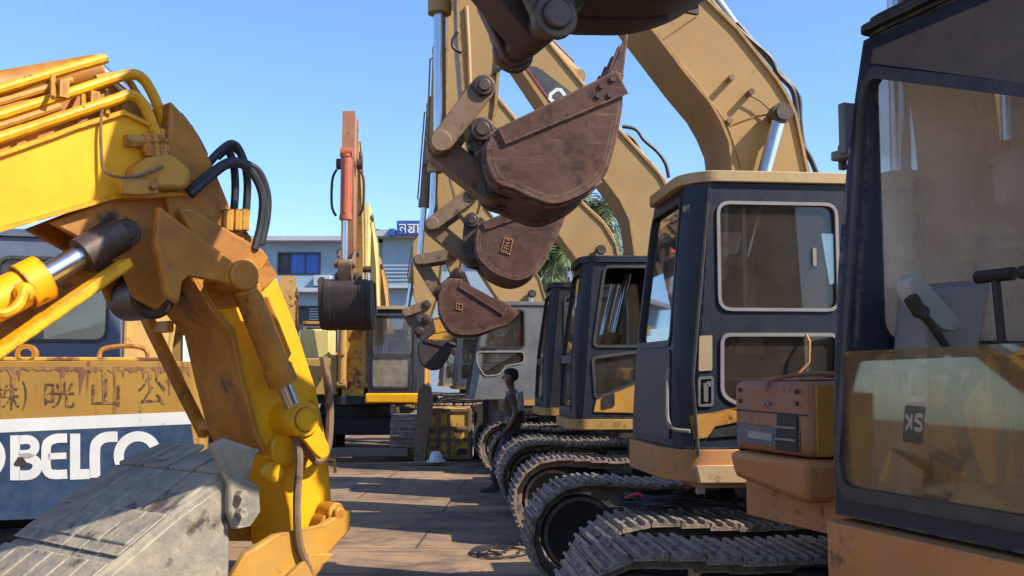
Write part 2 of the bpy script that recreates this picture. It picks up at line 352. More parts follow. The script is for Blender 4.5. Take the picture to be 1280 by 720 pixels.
# ------------------------------------------------------------------ excavator pieces
def make_track(root, yc, rot, half=2.0, width=.58, rad=.41, grousers=3, cut=0.):
    """one crawler track: chain of shoes, frame, rollers, idler and sprocket"""
    t = MB()
    t.box((-half + rad + .25, yc - .17, .30), (half - rad - .25, yc + .17, .62))
    t.box((-half + .9, yc - .24, .55), (half - .9, yc + .24, .66))
    tr_ = t.build('track', M['under'], root, rot, bevel=.015)
    ch = MB(); xs = half - rad
    # centre line of chain, measured along the loop, with a slack upper run
    L1 = 2 * xs; arcL = PI * rad; tot = 2 * L1 + 2 * arcL
    def pos(s):
        s %= tot
        if s < L1:
            u = s / L1; x = -xs + s; sag = -.035 * math.sin(PI * u) ** 2 + .012 * math.sin(u * 21)
            return x, 2 * rad + .03 + sag, 0.
        s -= L1
        if s < arcL:
            a = PI / 2 - s / rad; return xs + rad * math.cos(a), rad + .03 + rad * math.sin(a), a - PI / 2
        s -= arcL
        if s < L1: return xs - s, .03, PI
        s -= L1
        a = -PI / 2 - s / rad; return -xs + rad * math.cos(a), rad + .03 + rad * math.sin(a), a - PI / 2
    n = int(round(tot / .175)); pitch = tot / n
    rnd = random.Random(int(yc * 100) + 5)
    for i in range(n):
        x, z, a = pos(i * pitch); ca, sa = math.cos(a), math.sin(a)
        jy = rnd.uniform(-.006, .006)
        def T(u, y, w): return Vector((x + u * ca - w * sa, yc + y + jy, z + u * sa + w * ca))
        def bx(u0, u1, y0, y1, w0, w1, tap=0.):
            ch.hexa([T(u0, y0, w0), T(u1, y0, w0), T(u1, y1, w0), T(u0, y1, w0), T(u0 + tap, y0, w1), T(u1 - tap, y0, w1), T(u1 - tap, y1, w1), T(u0 + tap, y1, w1)])
        hw = width / 2
        bx(-pitch * .49, pitch * .47, -hw, hw, -.012, .008)
        if grousers == 3:
            for g in (-.40, -.02, .36): bx(g * pitch - .013, g * pitch + .013, -hw, hw, .006, .030, .004)
            for by in (-.09, .09):
                for bu in (-.045, .03): bx(bu - .011, bu + .011, by - .011, by + .011, .006, .022)
        else:
            bx(-.35 * pitch - .016, -.35 * pitch + .016, -hw, hw, .006, .034, .006)
            bx(.15 * pitch - .012, .15 * pitch + .012, -hw, hw, .006, .028, .006)
        for ly in (-.085, .085): bx(-pitch * .5, pitch * .5, ly - .022, ly + .022, -.085, -.013)
    ch.build('track_chain', M['track'], tr_, smooth=0)
    w = MB()
    w.cyl((xs, yc - .07, rad + .03), (xs, yc + .07, rad + .03), rad - .10, 28)
    w.build('idler', M['under'], tr_)
    rg = MB(); rg.ribbon([(xs + (rad - .13) * math.cos(2 * PI * k / 32), rad + .03 + (rad - .13) * math.sin(2 * PI * k / 32)) for k in range(32)], .025, lambda x, z, d: (x, d, z), yc + .07, yc + .085, True)
    rg.ribbon([(xs + (rad - .13) * math.cos(2 * PI * k / 32), rad + .03 + (rad - .13) * math.sin(2 * PI * k / 32)) for k in range(32)], .025, lambda x, z, d: (x, d, z), yc - .085, yc - .07, True)
    rg.build('idler_rim', M['track'], tr_)
    sp = MB(); g = []
    for k in range(42):
        q = rad - .085 if k % 2 else rad - .14
        g.append((-xs + q * math.cos(2 * PI * k / 42), rad + .03 + q * math.sin(2 * PI * k / 42)))
    sp.prism(g, yc - .04, yc + .04); sp.cyl((-xs, yc - .2, rad + .03), (-xs, yc + .2, rad + .03), .2, 18)
    sp.build('sprocket', M['under'], tr_)
    for k in range(7):
        x = -xs + .45 + k * (2 * xs - .9) / 6
        r_ = MB(); r_.cyl((x, yc - .15, .24), (x, yc + .15, .24), .10, 12); r_.build('track_roller', M['under'], tr_)
    return tr_

def undercarriage(root, rot, gauge=2.1, **kw):
    for s in (1, -1): make_track(root, s * gauge / 2, rot, **kw)
    b = MB(); b.box((-.75, -gauge / 2 + .14, .42), (.75, gauge / 2 - .14, .78)); b.cyl((0, 0, .75), (0, 0, 1.04), .62, 28)
    b.build('car_body', M['under'], root, rot, bevel=.03)

def make_cab(root, rot, P):
    """cab shell with real openings; P holds sizes, openings and materials"""
    z0, z1, y0, y1 = P['z0'], P['z1'], P['y0'], P['y1']; yc = P.get('yc', y1 - .13); xb = P['xb']
    fb, cb, sb = P['fb']; ft, ct, st = P['ft']            # x of the front at bottom / top: right edge, chamfer, side
    A = [Vector((fb, y0, z0)), Vector((cb, yc, z0)), Vector((ct, yc, z1)), Vector((ft, y0, z1))]
    def fn_front(u, v, d):
        p = (A[0] * (1 - u) + A[1] * u) * (1 - v) + (A[3] * (1 - u) + A[2] * u) * v
        bow = P.get('bow', .05) * (4 * v * (1 - v)) 
        return (p.x - d + bow, p.y, p.z)
    fn_side = lambda x, z, d: (x, y1 - d, z)
    fn_right = lambda x, z, d: (x, y0 + d, z)
    fn_rear = lambda y, z, d: (xb + d, y, z)
    c = MB()
    side_outer = P.get('side_outer') or [(sb, z0), (xb, z0), (xb, z1), (st, z1)]
    sh = P['side_holes']; fh = P['front_holes']; rh = P.get('right_holes', []); bh = P.get('rear_holes', [])
    c.panel(side_outer, [h['poly'] for h in sh], fn_side, 0, .05)
    # front panel in u, v: subdivide outer edges so that the bow is smooth
    fo = [(0, 0), (1, 0)] + [(1, k / 8) for k in range(1, 8)] + [(1, 1), (0, 1)] + [(0, 1 - k / 8) for k in range(1, 8)]
    c.panel(fo, [h['poly'] for h in fh], fn_front, 0, .05)
    # corner post between the front and the side
    b0 = len(c.v); q = Vector((-.06, -.045, 0))
    for k in range(9):
        t = k / 8; f = Vector(fn_front(1, t, 0)); s_ = Vector((sb + (st - sb) * t, y1, z0 + (z1 - z0) * t)); m_ = (f + s_) * .5 + Vector((.022, .018, 0))
        c.v += [f, m_, s_, s_ + q, f + q]
    for k in range(8):
        for e in range(5): e2 = (e + 1) % 5; a0 = b0 + 5 * k; c.addf((a0 + e, a0 + e2, a0 + 5 + e2, a0 + 5 + e))
    c.addf(b0 + e for e in range(5)); c.addf(b0 + 40 + e for e in reversed(range(5)))
    c.panel([(fb - .01, z0), (xb, z0), (xb, z1), (ft - .01, z1)], [h['poly'] for h in rh], fn_right, 0, .05)
    c.panel([(y0 + .05, z0), (y1 - .05, z0), (y1 - .05, z1), (y0 + .05, z1)], [h['poly'] for h in bh], fn_rear, 0, .05)
    c.slab([(fb - .05, y0 + .05), (cb - .05, yc), (xb + .05, y1 - .05), (xb + .05, y0 + .05)], z0 + .001, z0 + .06)
    cab = c.build('cab', P['mat'], root, rot, bevel=.012)
    # roof
    rf = MB(); ov = P.get('overhang', .05); zt = P.get('roof_t', .07)
    rf.slab(rpoly([(ft + ov, y0 - .02), (ct + ov, yc), (st + ov * .6, y1 + .025), (xb - .03, y1 + .025), (xb - .03, y0 - .02)], .12), z1 + .002, z1 + zt)
    rf.build('cab_roof', P['roof'], cab, bevel=.025)
    for (holes, fn, nm, inn) in ((sh, fn_side, 'side_window', 1), (fh, fn_front, 'windscreen', 1), (rh, fn_right, 'right_window', 1), (bh, fn_rear, 'rear_window', 1)):
        for h in holes:
            if h.get('glass'):
                g = MB(); gp = h.get('gpoly', h['poly']); g.panel(offset(gp, .004), [], fn, .018, .025); w = g.build(nm, M[h['glass']], cab, smooth=0)
            else: w = cab
            if h.get('seal'):
                q = MB(); sc_ = h.get('sealw', .022)
                if fn is fn_front: q.panel(offset(h['poly'], sc_ * .9), [offset(h['poly'], -.006)], fn, -.010, .001)
                else: q.panel(offset(h['poly'], sc_), [offset(h['poly'], -.008)], fn, -.012, .001)
                q.build('window_seal', M[h['seal']], w, smooth=0)
            if h.get('slide'):
                x0, x1, za, zb = h['slide']
                q = MB(); q.box((x0 - .012, y1 - .05, za), (x0 + .012, y1 - .03, zb)); q.box((x1 - .01, y1 - .045, za + .25), (x1 + .012, y1 - .005, za + .36)); q.build('sliding_rail', M['console'], w)
    return cab, fn_side, fn_front

def seat(cab, x, y, z, mat):
    s = MB(); s.box((x - .05, y - .25, z + .30), (x + .45, y + .25, z + .46)); 
    s.hexa([(x - .12, y - .24, z + .42), (x + .06, y - .24, z + .42), (x + .06, y + .24, z + .42), (x - .12, y + .24, z + .42),
            (x - .27, y - .22, z + 1.0), (x - .13, y - .22, z + 1.0), (x - .13, y + .22, z + 1.0), (x - .27, y + .22, z + 1.0)])
    s.hexa([(x - .27, y - .13, z + 1.03), (x - .16, y - .13, z + 1.03), (x - .16, y + .13, z + 1.03), (x - .27, y + .13, z + 1.03),
            (x - .30, y - .12, z + 1.22), (x - .20, y - .12, z + 1.22), (x - .20, y + .12, z + 1.22), (x - .30, y + .12, z + 1.22)])
    s.box((x, y - .15, z + .06), (x + .35, y + .15, z + .3))
    return s.build('seat', mat, cab, bevel=.04)

def levers(cab, x, y, z, h=.62):
    for dy in (-.09, .09):
        l = MB(); l.tube([(x, y + dy, z), (x - .05, y + dy, z + h * .5), (x - .02, y + dy, z + h)], .014, 8)
        l.cyl((x - .02, y + dy - .075, z + h), (x - .02, y + dy + .075, z + h), .022, 10)
        l.build('travel_lever', M['black'], cab)

def hyd(root, rot, name, p0, p1, frac, rb, rr, mat, lug=True):
    """hydraulic cylinder: barrel from p0, chrome rod to p1"""
    p0 = Vector(p0); p1 = Vector(p1); d = (p1 - p0); q = p0 + d * frac; u = d.normalized()
    b = MB(); b.tube([p0, q - u * .07], rb, 18); b.tube([q - u * .09, q], rb * 1.14, 18)
    b.tube([p0 - u * .0, p0 + u * .06], rb * 1.1, 18)
    lat = Vector((0, 1, 0)); b.cyl(p0 - lat * rb * 1.05 - u * .03, p0 + lat * rb * 1.05 - u * .03, rb * .95, 16)
    # feed pipe along the barrel
    side = u.cross(lat).normalized()
    b.tube([p0 + u * .12 + side * rb * .8, p0 + u * .14 + side * (rb + .025), q - u * .12 + side * (rb + .025), q - u * .1 + side * rb * .8], .012, 6)
    o = b.build(name, mat, root, rot)
    r_ = MB(); r_.tube([q - u * .02, p1 - u * rr * 1.2], rr, 18); r_.build('cylinder_rod', M['chrome'], o)
    e = MB(); e.cyl(p1 - lat * rr * 1.2, p1 + lat * rr * 1.2, rr * 1.5, 18); e.build('rod_eye', M['pin'], o)
    return o

def make_boom(root, rot, lower, upper, w, yc, mat, name='boom'):
    b = MB(); poly = list(lower) + list(reversed(upper))
    b.prism(poly, yc - w / 2, yc + w / 2)
    o = b.build(name, mat, root, rot, bevel=.006)
    f = MB(); fn = lambda x, z, d: (x, d, z)
    f.ribbon(lower, .022, fn, yc - w / 2 - .022, yc + w / 2 + .022); f.ribbon(upper, .022, fn, yc - w / 2 - .022, yc + w / 2 + .022)
    f.build('boom_flange' if name == 'boom' else 'arm_flange', mat, o, smooth=50)
    return o

def pin(mb, p, r, y0, y1): mb.cyl((p[0], y0, p[1]), (p[0], y1, p[1]), r, 18)

def bar(p, q, w0, w1, n=6):
    """rounded link outline between two points in x,z"""
    P, Q = Vector(p), Vector(q); d = (Q - P).normalized(); a = math.degrees(math.atan2(d.y, d.x))
    return arc(P.x, P.y, w0, a + 90, a + 270, n) + arc(Q.x, Q.y, w1, a - 90, a + 90, n)

def make_bucket(root, rot, poly, w, yc, mat, ears=(), teeth=5, tdir=None, tlen=.2, ribs=True, tmat=None, name='bucket', teethname='bucket_tooth'):
    """bucket: poly[0] -> poly[1] is the open mouth edge (poly[1] the lip), the rest of the outline is the shell"""
    sm = curve_pts([Vector(p) for p in list(poly[1:]) + [poly[0]]], 4); poly = [tuple(poly[0])] + [tuple(p) for p in sm[:-1]]
    b = MB(); fn = lambda x, z, d: (x, d, z); h = w / 2
    b.prism(poly, yc + h - .035, yc + h); b.prism(poly, yc - h, yc - h + .035)
    shell = poly[1:] + [poly[0]]
    b.ribbon(shell, .05, fn, yc - h + .001, yc + h - .001)
    # worn reinforcement along the side edges and bottom
    m0, m1 = Vector(poly[0]), Vector(poly[1]); d = (m1 - m0); n_ = Vector((-d.y, d.x)).normalized()
    cen = Vector((sum(p[0] for p in poly) / len(poly), sum(p[1] for p in poly) / len(poly)))
    if (cen - m0).dot(n_) < 0: n_ = -n_
    for s in (1, -1):
        e = yc + s * h; e2 = e + s * .022
        edge = [tuple(m0 - n_ * .01), tuple(m1 - n_ * .02), tuple(m1 + n_ * .17 * min(1, d.length)), tuple(m0 + n_ * .12 * min(1, d.length))]
        b.prism(edge, min(e, e2), max(e, e2))
    k = len(shell)
    for s in (1, -1):
        ys = yc + s * (h - .1); b.ribbon(shell[k // 3:], .085, fn, min(ys, ys - s * .12), max(ys, ys - s * .12))
    o = b.build(name, mat, root, rot, bevel=.010)
    if teeth:
        lip = Vector(poly[1]); dv = Vector(tdir).normalized() if tdir else d.normalized(); nn = Vector((-dv.y, dv.x))
        for i in range(teeth):
            y = yc - h + .06 + i * (w - .12) / (teeth - 1)
            t = MB(); a = lip - dv * .16; 
            def P(q, yy): return (q.x, yy, q.y)
            def blk(p, q, t0, t1, hw0, hw1):
                t.hexa([P(p - nn * t0, y - hw0), P(p + nn * t0, y - hw0), P(p + nn * t0, y + hw0), P(p - nn * t0, y + hw0),
                        P(q - nn * t1, y - hw1), P(q + nn * t1, y - hw1), P(q + nn * t1, y + hw1), P(q - nn * t1, y + hw1)])
            blk(a, lip + dv * .02, .045, .05, .05, .045); blk(lip + dv * .022, lip + dv * tlen, .042, .008, .04, .03)
            t.build(teethname, tmat or mat, o, bevel=.006)
    if ears:
        e = MB()
        for s in (1, -1):
            ys = yc + s * .19
            e.prism(ears['poly'], ys - .025, ys + .025)
        for p in ears['pins']: pin(e, p, .055, yc - .26, yc + .26); pin(e, p, .085, yc + .2, yc + .235); pin(e, p, .085, yc - .235, yc - .2)
        e.build('bucket_ear', M['pin'], o, bevel=.008)
    return o

def deck(root, rot, mats, tail=2.35, hood=True, yr=-1.3, front=1.0, box=True):
    d = MB()
    d.slab(rpoly([(front, .30), (front, 1.28), (-1.9, 1.28), (-1.9, -1.28), (front * .6, -1.28), (front * .6, -.5), (front, -.3)], .08), 1.06, 1.24)
    d.build('deck', mats['deck'], root, rot, bevel=.015)
    w = MB()
    out = [(-1.55, -1.3)] + [(-1.55 - (tail - 1.55) * math.cos(R(a)) , 1.3 * math.sin(R(a))) for a in range(-78, 79, 12)] + [(-1.55, 1.3)]
    w.slab(out, 1.02, 1.98); w.build('counterweight', mats['body'], root, rot, bevel=.05)
    if hood:
        h = MB(); h.box((-1.54, -1.26, 1.25), (-.55, 1.26, 2.02)); h.box((-1.4, -.9, 2.02), (-.7, .9, 2.14)); h.build('engine_hood', mats['body'], root, rot, bevel=.05)
        e = MB(); e.cyl((-1.1, -.6, 2.12), (-1.1, -.6, 2.5), .05, 12); e.build('exhaust_pipe', M['pin'], root, rot)
    if box:
        t = MB(); t.box((-.5, -1.27, 1.245), (.6, -.62, 1.78)); t.build('fuel_tank', mats['body'], root, rot, bevel=.05)

def hose(root, rot, pts, r=.022, mat='rubber', name='hydraulic_hose', n=8):
    t = MB(); t.tube(curve_pts(pts, 7), r, n); return t.build(name, M[mat], root, rot)

def front_end(root, rot, S):
    """boom, arm, links, bucket and their cylinders of one machine, S in local x,z"""
    yc = S.get('yc', 0.); bw = S.get('bw', .54); aw = S.get('aw', .40)
    mb_ = S['mat']
    boom = make_boom(root, rot, S['lower'], S['upper'], bw, yc, mb_)
    arm = make_boom(root, rot, S['arm_l'], S['arm_r'], aw, yc, S.get('amat', mb_), 'arm')
    for pt, rr_, hw in ((S['tip'], .10, bw / 2 + .05), (S['link1'], .075, aw / 2 + .10), (S['bpin'], .085, aw / 2 + .07)):
        pm = MB(); pin(pm, pt, rr_, yc - hw, yc + hw); pin(pm, pt, rr_ * .62, yc - hw - .012, yc + hw + .012); pm.build('pivot_pin', M['pin'], arm, bevel=.01)
    # bucket linkage
    l1 = MB()
    for s in (1, -1):
        y = yc + s * (aw / 2 + .045); l1.prism(bar(S['link1'], S['rodpin'], .085, .08), y - .025, y + .025)
    pin(l1, S['rodpin'], .075, yc - aw / 2 - .10, yc + aw / 2 + .10)
    l1.build('side_link', S.get('lmat', M['link']), root, rot, bevel=.008)
    l2 = MB(); lw = S.get('lw', 1.); l2.prism(bar(S['rodpin'], S['link2'], .095 * lw, .09 * lw), yc - .13 * lw, yc + .13 * lw); l2.build('bucket_link', S.get('lmat', M['link']), root, rot, bevel=.01)
    hyd(root, rot, 'bucket_cylinder', (S['bctop'][0], yc, S['bctop'][1]), (S['rodpin'][0], yc, S['rodpin'][1]), S.get('bcf', .5), S.get('bcr', .075), .045, S.get('cmat', mb_))
    if 'boomcyl' in S:
        b0, b1, f = S['boomcyl']
        for s in (1, -1):
            y = yc + s * (bw / 2 + .11)
            hyd(root, rot, 'boom_cylinder', (b0[0], y, b0[1]), (b1[0], y, b1[1]), f, .085, .05, mb_)
        bs = MB(); pin(bs, b1, .055, yc - bw / 2 - .19, yc + bw / 2 + .19); bs.build('boom_boss', M['pin'], root, rot)
    if 'armcyl' in S:
        a0, a1, f = S['armcyl']; hyd(root, rot, 'arm_cylinder', (a0[0], yc, a0[1]), (a1[0], yc, a1[1]), f, .085, .05, mb_)
    bk = make_bucket(root, rot, S['bucket'], S.get('buw', 1.1), yc, S.get('bmat', M['bucket']), {'poly': S['ear'], 'pins': [S['bpin'], S['link2']]}, S.get('teeth', 5), S.get('tdir'), S.get('tlen', .2))
    return boom, arm, bk

# ================================================================== right-hand row
def L3(p, y): return (p[0], y, p[1])

# ---- R2: dark cab with tan roof, closed windows
M2 = (2.25, 7.35, R(186))
r2 = empty('excavator', 'dark cabbed excavator with cream roof, closed side windows and largest brown bucket', 'excavator', (M2[0], M2[1], 0), M2[2], 'excavators in the right-hand row')
undercarriage(r2, 0, 2.1, half=2.02)
deck(r2, 0, {'deck': M['skirt'], 'body': M['tan']}, front=1.30, box=True)
low = rpoly(trs(M2, [(903, 419), (1046, 419), (1046, 482), (985, 497), (925, 506), (903, 494)], 1.28), .05)
cab2, fs2, ff2 = make_cab(r2, 0, dict(z0=1.29, z1=2.88, y0=.28, y1=1.28, yc=1.13, xb=-.45, fb=(1.46, 1.41, 1.32), ft=(1.29, 1.31, 1.20), mat=M['cabdark'], roof=M['roof'], bow=.03,
    side_holes=[dict(poly=rpoly(rect(.415, 2.115, 1.150, 2.755), .07), glass='glass', seal='seal', sealw=.012, slide=(.98, .55, 2.13, 2.74)), dict(poly=low, glass='glassdust', seal='seal', sealw=.014)],
    front_holes=[dict(poly=rpoly([(.06, .40), (.95, .40), (.95, .95), (.06, .95)], .06), glass='glassblue', seal='sealdark')],
    right_holes=[dict(poly=rpoly(rect(-.25, 1.75, 1.15, 2.72), .08), glass='glass')],
    rear_holes=[dict(poly=rpoly(rect(.42, 1.95, 1.12, 2.72), .08), glass='glass')]))
# brown lower front panel, side stripe, fittings
q = MB(); q.panel(rpoly([(.04, .03), (.97, .03), (.97, .37), (.04, .37)], .03, 2), [], lambda u, v, d: ((1.46 - .05 * u) * (1 - v) + (1.29 + .02 * u) * v + .03 * 4 * v * (1 - v) + .004 + d, .28 + .85 * u, 1.29 + 1.59 * v), 0, .008)
q.build('front_lower_panel', M['brownpanel'], cab2, smooth=0)
q = MB(); q.panel(trs(M2, [(861, 519), (890, 516), (935, 506), (990, 488), (1060, 478), (1060, 516), (975, 520), (930, 526), (894, 533), (884, 547), (868, 549)], 1.285), [], lambda x, z, d: (x, 1.281 + d, z), .001, .01); q.build('side_stripe', M['orangey'], cab2, smooth=0)
q = MB(); q.panel(rpoly(trs(M2, [(892, 537), (924, 532), (928, 544), (886, 547)], 1.285), .01, 2), [], lambda x, z, d: (x, 1.281 + d, z), .001, .012); q.build('side_vent', M['black'], cab2, smooth=0)
q = MB(); q.panel(rpoly(trs(M2, [(874, 420), (890, 419), (890, 463), (873, 464)], 1.285), .008, 2), [], lambda x, z, d: (x, 1.281 + d, z), 0, .010); q.build('side_reflector', M['reflector'], cab2, smooth=0)
hpoly = rpoly(trs(M2, [(873, 472), (891, 471), (891, 507), (873, 508)], 1.285), .012, 2)
q = MB(); q.panel(offset(hpoly, .004), [offset(hpoly, -.012)], lambda x, z, d: (x, 1.281 + d, z), 0, .012)
hx = sum(p[0] for p in hpoly) / len(hpoly); hz = sum(p[1] for p in hpoly) / len(hpoly)
q.box((hx - .012, 1.283, hz - .06), (hx + .016, 1.30, hz + .05)); q.box((hx - .03, 1.283, hz + .03), (hx + .0, 1.30, hz + .06)); q.build('door_handle', M['cabgrey'], cab2, bevel=.003)
q = MB(); g0 = tr(M2, 834, 500, 1.15); g1 = tr(M2, 853, 535, 1.30)
q.tube(curve_pts([(1.44, 1.17, 1.76), (1.455, 1.19, 1.62), (1.455, 1.20, 1.46), (1.43, 1.24, 1.405), (1.35, 1.30, 1.395)], 6), .012, 8); q.build('grab_rail', M['console'], cab2)
q = MB(); q.tube([(1.30, 1.30, 1.25), (1.33, 1.305, 1.7), (1.22, 1.30, 2.75)], .010, 6); q.build('door_edge_trim', M['sealdark'], cab2)
q = MB(); q.box((1.24, 1.13, 2.70), (1.31, 1.20, 2.76)); q.cyl((1.30, 1.18, 2.73), (1.335, 1.19, 2.73), .022, 10); q.build('corner_lamp', M['console'], cab2, bevel=.006)
q = MB(); q.tube([(.62, 1.29, 1.96), (.62, 1.33, 1.92), (.63, 1.34, 1.80), (.80, 1.335, 1.62), (.95, 1.33, 1.58)], .009, 6); q.build('door_stay', M['skirt'], cab2)
seat(cab2, .30, .78, 1.34, M['seat']); levers(cab2, 1.05, .75, 1.35)
q = MB(); q.box((.15, .36, 1.36), (1.0, .52, 1.86)); q.build('control_console', M['console'], cab2, bevel=.03)
sk = MB(); sk.slab(rpoly([(1.50, .26), (1.47, 1.12), (1.34, 1.30), (1.02, 1.30), (1.02, .26)], .10), 1.10, 1.285); sk.build('front_skirt', M['skirt'], r2, bevel=.03)
sk = MB(); sk.hexa([(1.30, 1.16, 1.075), (1.01, 1.16, 1.075), (1.01, 1.315, 1.09), (1.30, 1.315, 1.09), (1.34, 1.16, 1.10), (1.01, 1.16, 1.10), (1.01, 1.315, 1.20), (1.32, 1.315, 1.20)]); sk.build('step_plate', M['roof'], r2, bevel=.008)
sk = MB(); sk.box((1.0, 1.285, 1.09), (-.45, 1.31, 1.28)); sk.build('deck_side', M['roof'], r2, bevel=.008)
F2 = dict(mat=M['tan'], bw=.54, aw=.40,
    lower=[(.42, 1.30), (.55, 2.2), (.70, 3.0), (.74, 3.372), (.80, 3.52), (.876, 3.652), (1.036, 3.839), (1.311, 4.197), (2.0, 5.08), (2.62, 5.78)],
    upper=[(-.02, 1.30), (.02, 2.2), (.12, 2.9), (.172, 3.188), (.246, 3.577), (.31, 3.72), (.388, 3.842), (.666, 4.192), (.933, 4.45), (1.6, 5.15), (2.3, 5.95)],
    tip=(2.48, 5.80), arm_l=[(2.70, 5.95), (2.675, 4.6), (2.66, 4.1), (2.62, 3.62), (2.57, 3.41), (2.50, 3.33)], arm_r=[(2.22, 6.3), (2.33, 4.6), (2.36, 4.14), (2.40, 3.60), (2.425, 3.43), (2.47, 3.34)],
    link1=(2.487, 3.723), rodpin=(2.782, 3.322), link2=(2.407, 3.025), bpin=(2.497, 3.42), bctop=(2.80, 5.55), bcf=.55,
    bucket=trs(M2, [(612, 190), (737, 97), (766, 112), (772, 132), (768, 165), (758, 205), (748, 222), (727, 238), (695, 250), (668, 243), (645, 232), (622, 222), (612, 205)], .55),
    ear=trs(M2, [(588, 168), (602, 153), (622, 160), (650, 190), (655, 235), (640, 250), (614, 247), (600, 225), (592, 190)], .2),
    boomcyl=((1.02, 1.42), tr(M2, 968, 148, .27), .52), armcyl=((1.1, 4.85), (2.2, 6.25), .6), tdir=(-.32, .95), tlen=.30)
F2['tdir'] = tuple(Vector(tr(M2, 784, 66, .5)) - Vector(tr(M2, 768, 128, .5)))
# lip of the bucket is at its top right corner
F2['bucket'] = trs(M2, [(612, 190), (622, 163), (735, 99), (772, 92), (774, 128), (768, 165), (758, 205), (748, 222), (727, 238), (695, 250), (668, 243), (645, 232), (622, 222)], .55)
b_ = F2['bucket']; F2['bucket'] = [b_[1], b_[3]] + b_[4:] + [b_[0]]
boom2, arm2, bk2 = front_end(r2, 0, F2)
hose(boom2, 0, [L3(p, .24) for p in trs(M2, [(872, -20), (905, 20), (935, 48), (962, 72), (972, 92), (990, 112), (996, 140), (999, 172), (1012, 196), (1020, 215)], .24)], .020)
hose(boom2, 0, [L3(p, .10) for p in trs(M2, [(880, -20), (915, 22), (950, 62), (975, 92), (997, 118), (1000, 150), (1004, 180), (1016, 205), (1024, 225)], .10)], .020)
q = MB(); q.tube([L3(p, .2) for p in trs(M2, [(880, -22), (918, 30)], .2)], .035, 12); q.build('boom_pipe', M['chrome'], boom2)
q = MB(); a_, b2_ = tr(M2, 911, 100, .27), tr(M2, 935, 118, .27)
for p, h in ((a_, .08), (b2_, .08), (tr(M2, 911, 152, .27), .03)): q = MB(); q.cyl((p[0], .27, p[1]), (p[0], .27 + h, p[1]), .022, 10); q.build('boom_stud', M['link'], boom2)
q = MB(); q.tube([L3(p, .31) for p in trs(M2, [(935, 118), (950, 126), (966, 140)], .31)], .006, 6); q.build('grease_line', M['link'], boom2)
fb2 = lambda px, py, d: (lambda p: (p[0], .272 + d, p[1]))(tr(M2, px, py, .272))
for sp in ([(829, 49), (870, 21)], [(905, 160), (960, 142), (1000, 150)], [(850, 78), (905, 150), (926, 211)]):
    q = MB(); q.tube([Vector(fb2(x, y, 0)) for x, y in curve_pts(sp, 6)], .006, 6); q.build('weld_seam', M['tan'], boom2)
hose(arm2, 0, [L3(p, .22) for p in trs(M2, [(622, 35), (631, 60), (634, 75), (622, 88), (616, 92)], .22)], .015)
q = MB(); q.tube([L3(p, .215) for p in trs(M2, [(583, 8), (586, 60), (588, 118)], .215)], .014, 8); q.build('arm_pipe', M['roof'], arm2)
hose(arm2, 0, [L3(p, .25) for p in trs(M2, [(572, 40), (566, 50), (567, 60), (577, 66)], .25)], .012)
x0, z0 = tr(M2, 751, 108, .56)
for dx, dz in ((.0, .0), (-.08, .05), (.02, -.07), (-.06, -.06)): lp = MB(); lp.cyl((x0 + dx, .54, z0 + dz), (x0 + dx, .585, z0 + dz), .02, 8); lp.build('bucket_bolt', M['pin'], bk2)

# ---- R1: nearest machine, slewed a little towards the aisle
M1 = (2.2, 4.2, R(185)); M1u = (2.2, 4.2, R(200)); up = R(15)
r1 = empty('excavator', 'nearest excavator at the right edge, levers behind its dusty lower windscreen', 'excavator', (M1[0], M1[1], 0), M1[2], 'excavators in the right-hand row')
undercarriage(r1, 0, 2.1, half=1.92)
dk = MB(); dk.slab(rpoly([(1.30, .26), (1.30, 1.30), (-1.9, 1.28), (-1.9, -1.28), (.62, -1.28), (.62, .26)], .06), 1.02, 1.235); dk.build('deck', M['skirt'], r1, up, bevel=.02)
w = MB(); out = [(-1.5, -1.3)] + [(-1.5 - .75 * math.cos(R(a)), 1.3 * math.sin(R(a))) for a in range(-78, 79, 12)] + [(-1.5, 1.3)]
w.slab(out, 1.0, 1.98); w.build('counterweight', M['tan2'], r1, up, bevel=.05)
w = MB(); w.box((-1.49, -1.26, 1.24), (-.70, 1.26, 2.02)); w.build('engine_hood', M['tan2'], r1, up, bevel=.05)
cab1, fs1, ff1 = make_cab(r1, up, dict(z0=1.25, z1=2.96, y0=.26, y1=1.30, yc=1.18, xb=-.42, fb=(1.24, 1.24, 1.14), ft=(1.06, 1.06, .96), mat=M['cabdark'], roof=M['cabblack'], overhang=.012, bow=.05,
    side_holes=[dict(poly=rpoly(rect(-.05, 1.45, 1.0, 2.8), .08), glass='glass')],
    front_holes=[dict(poly=rpoly([(.040, .055), (.96, .055), (.96, .735), (.055, .915)], .07, 6), seal='sealdark')],
    right_holes=[dict(poly=rpoly(rect(-.30, 1.86, 1.04, 2.84), .08), glass='glassveil'), dict(poly=rpoly(rect(-.30, 1.33, 1.10, 1.81), .05))],
    rear_holes=[dict(poly=rpoly(rect(.40, 1.55, 1.15, 2.82), .08), glass='glass')]))
def f1(u, v, d):   # front surface of this cab
    x = (1.24) * (1 - v) + 1.06 * v + .05 * 4 * v * (1 - v)
    return (x + d, .26 + .92 * u, 1.25 + 1.71 * v)
q = MB(); q.panel(rpoly([(.036, .05), (.965, .05), (.965, .338), (.036, .330)], .02, 3), [], f1, -.012, -.006); lowpane = q.build('lower_windscreen', M['glasslow'], cab1, smooth=0)
q = MB(); q.panel([(.085, .935), (.95, .755), (.95, .955), (.085, .965)], [], f1, .004, .012); q.build('front_header', M['brownpanel'], cab1, smooth=0)
q = MB(); q.slab(rpoly([(1.10, .262), (1.10, 1.25), (.95, 1.34), (.95, .262)], .06), 2.975, 3.0); q.build('rain_visor', M['cabblack'], cab1, bevel=.008)
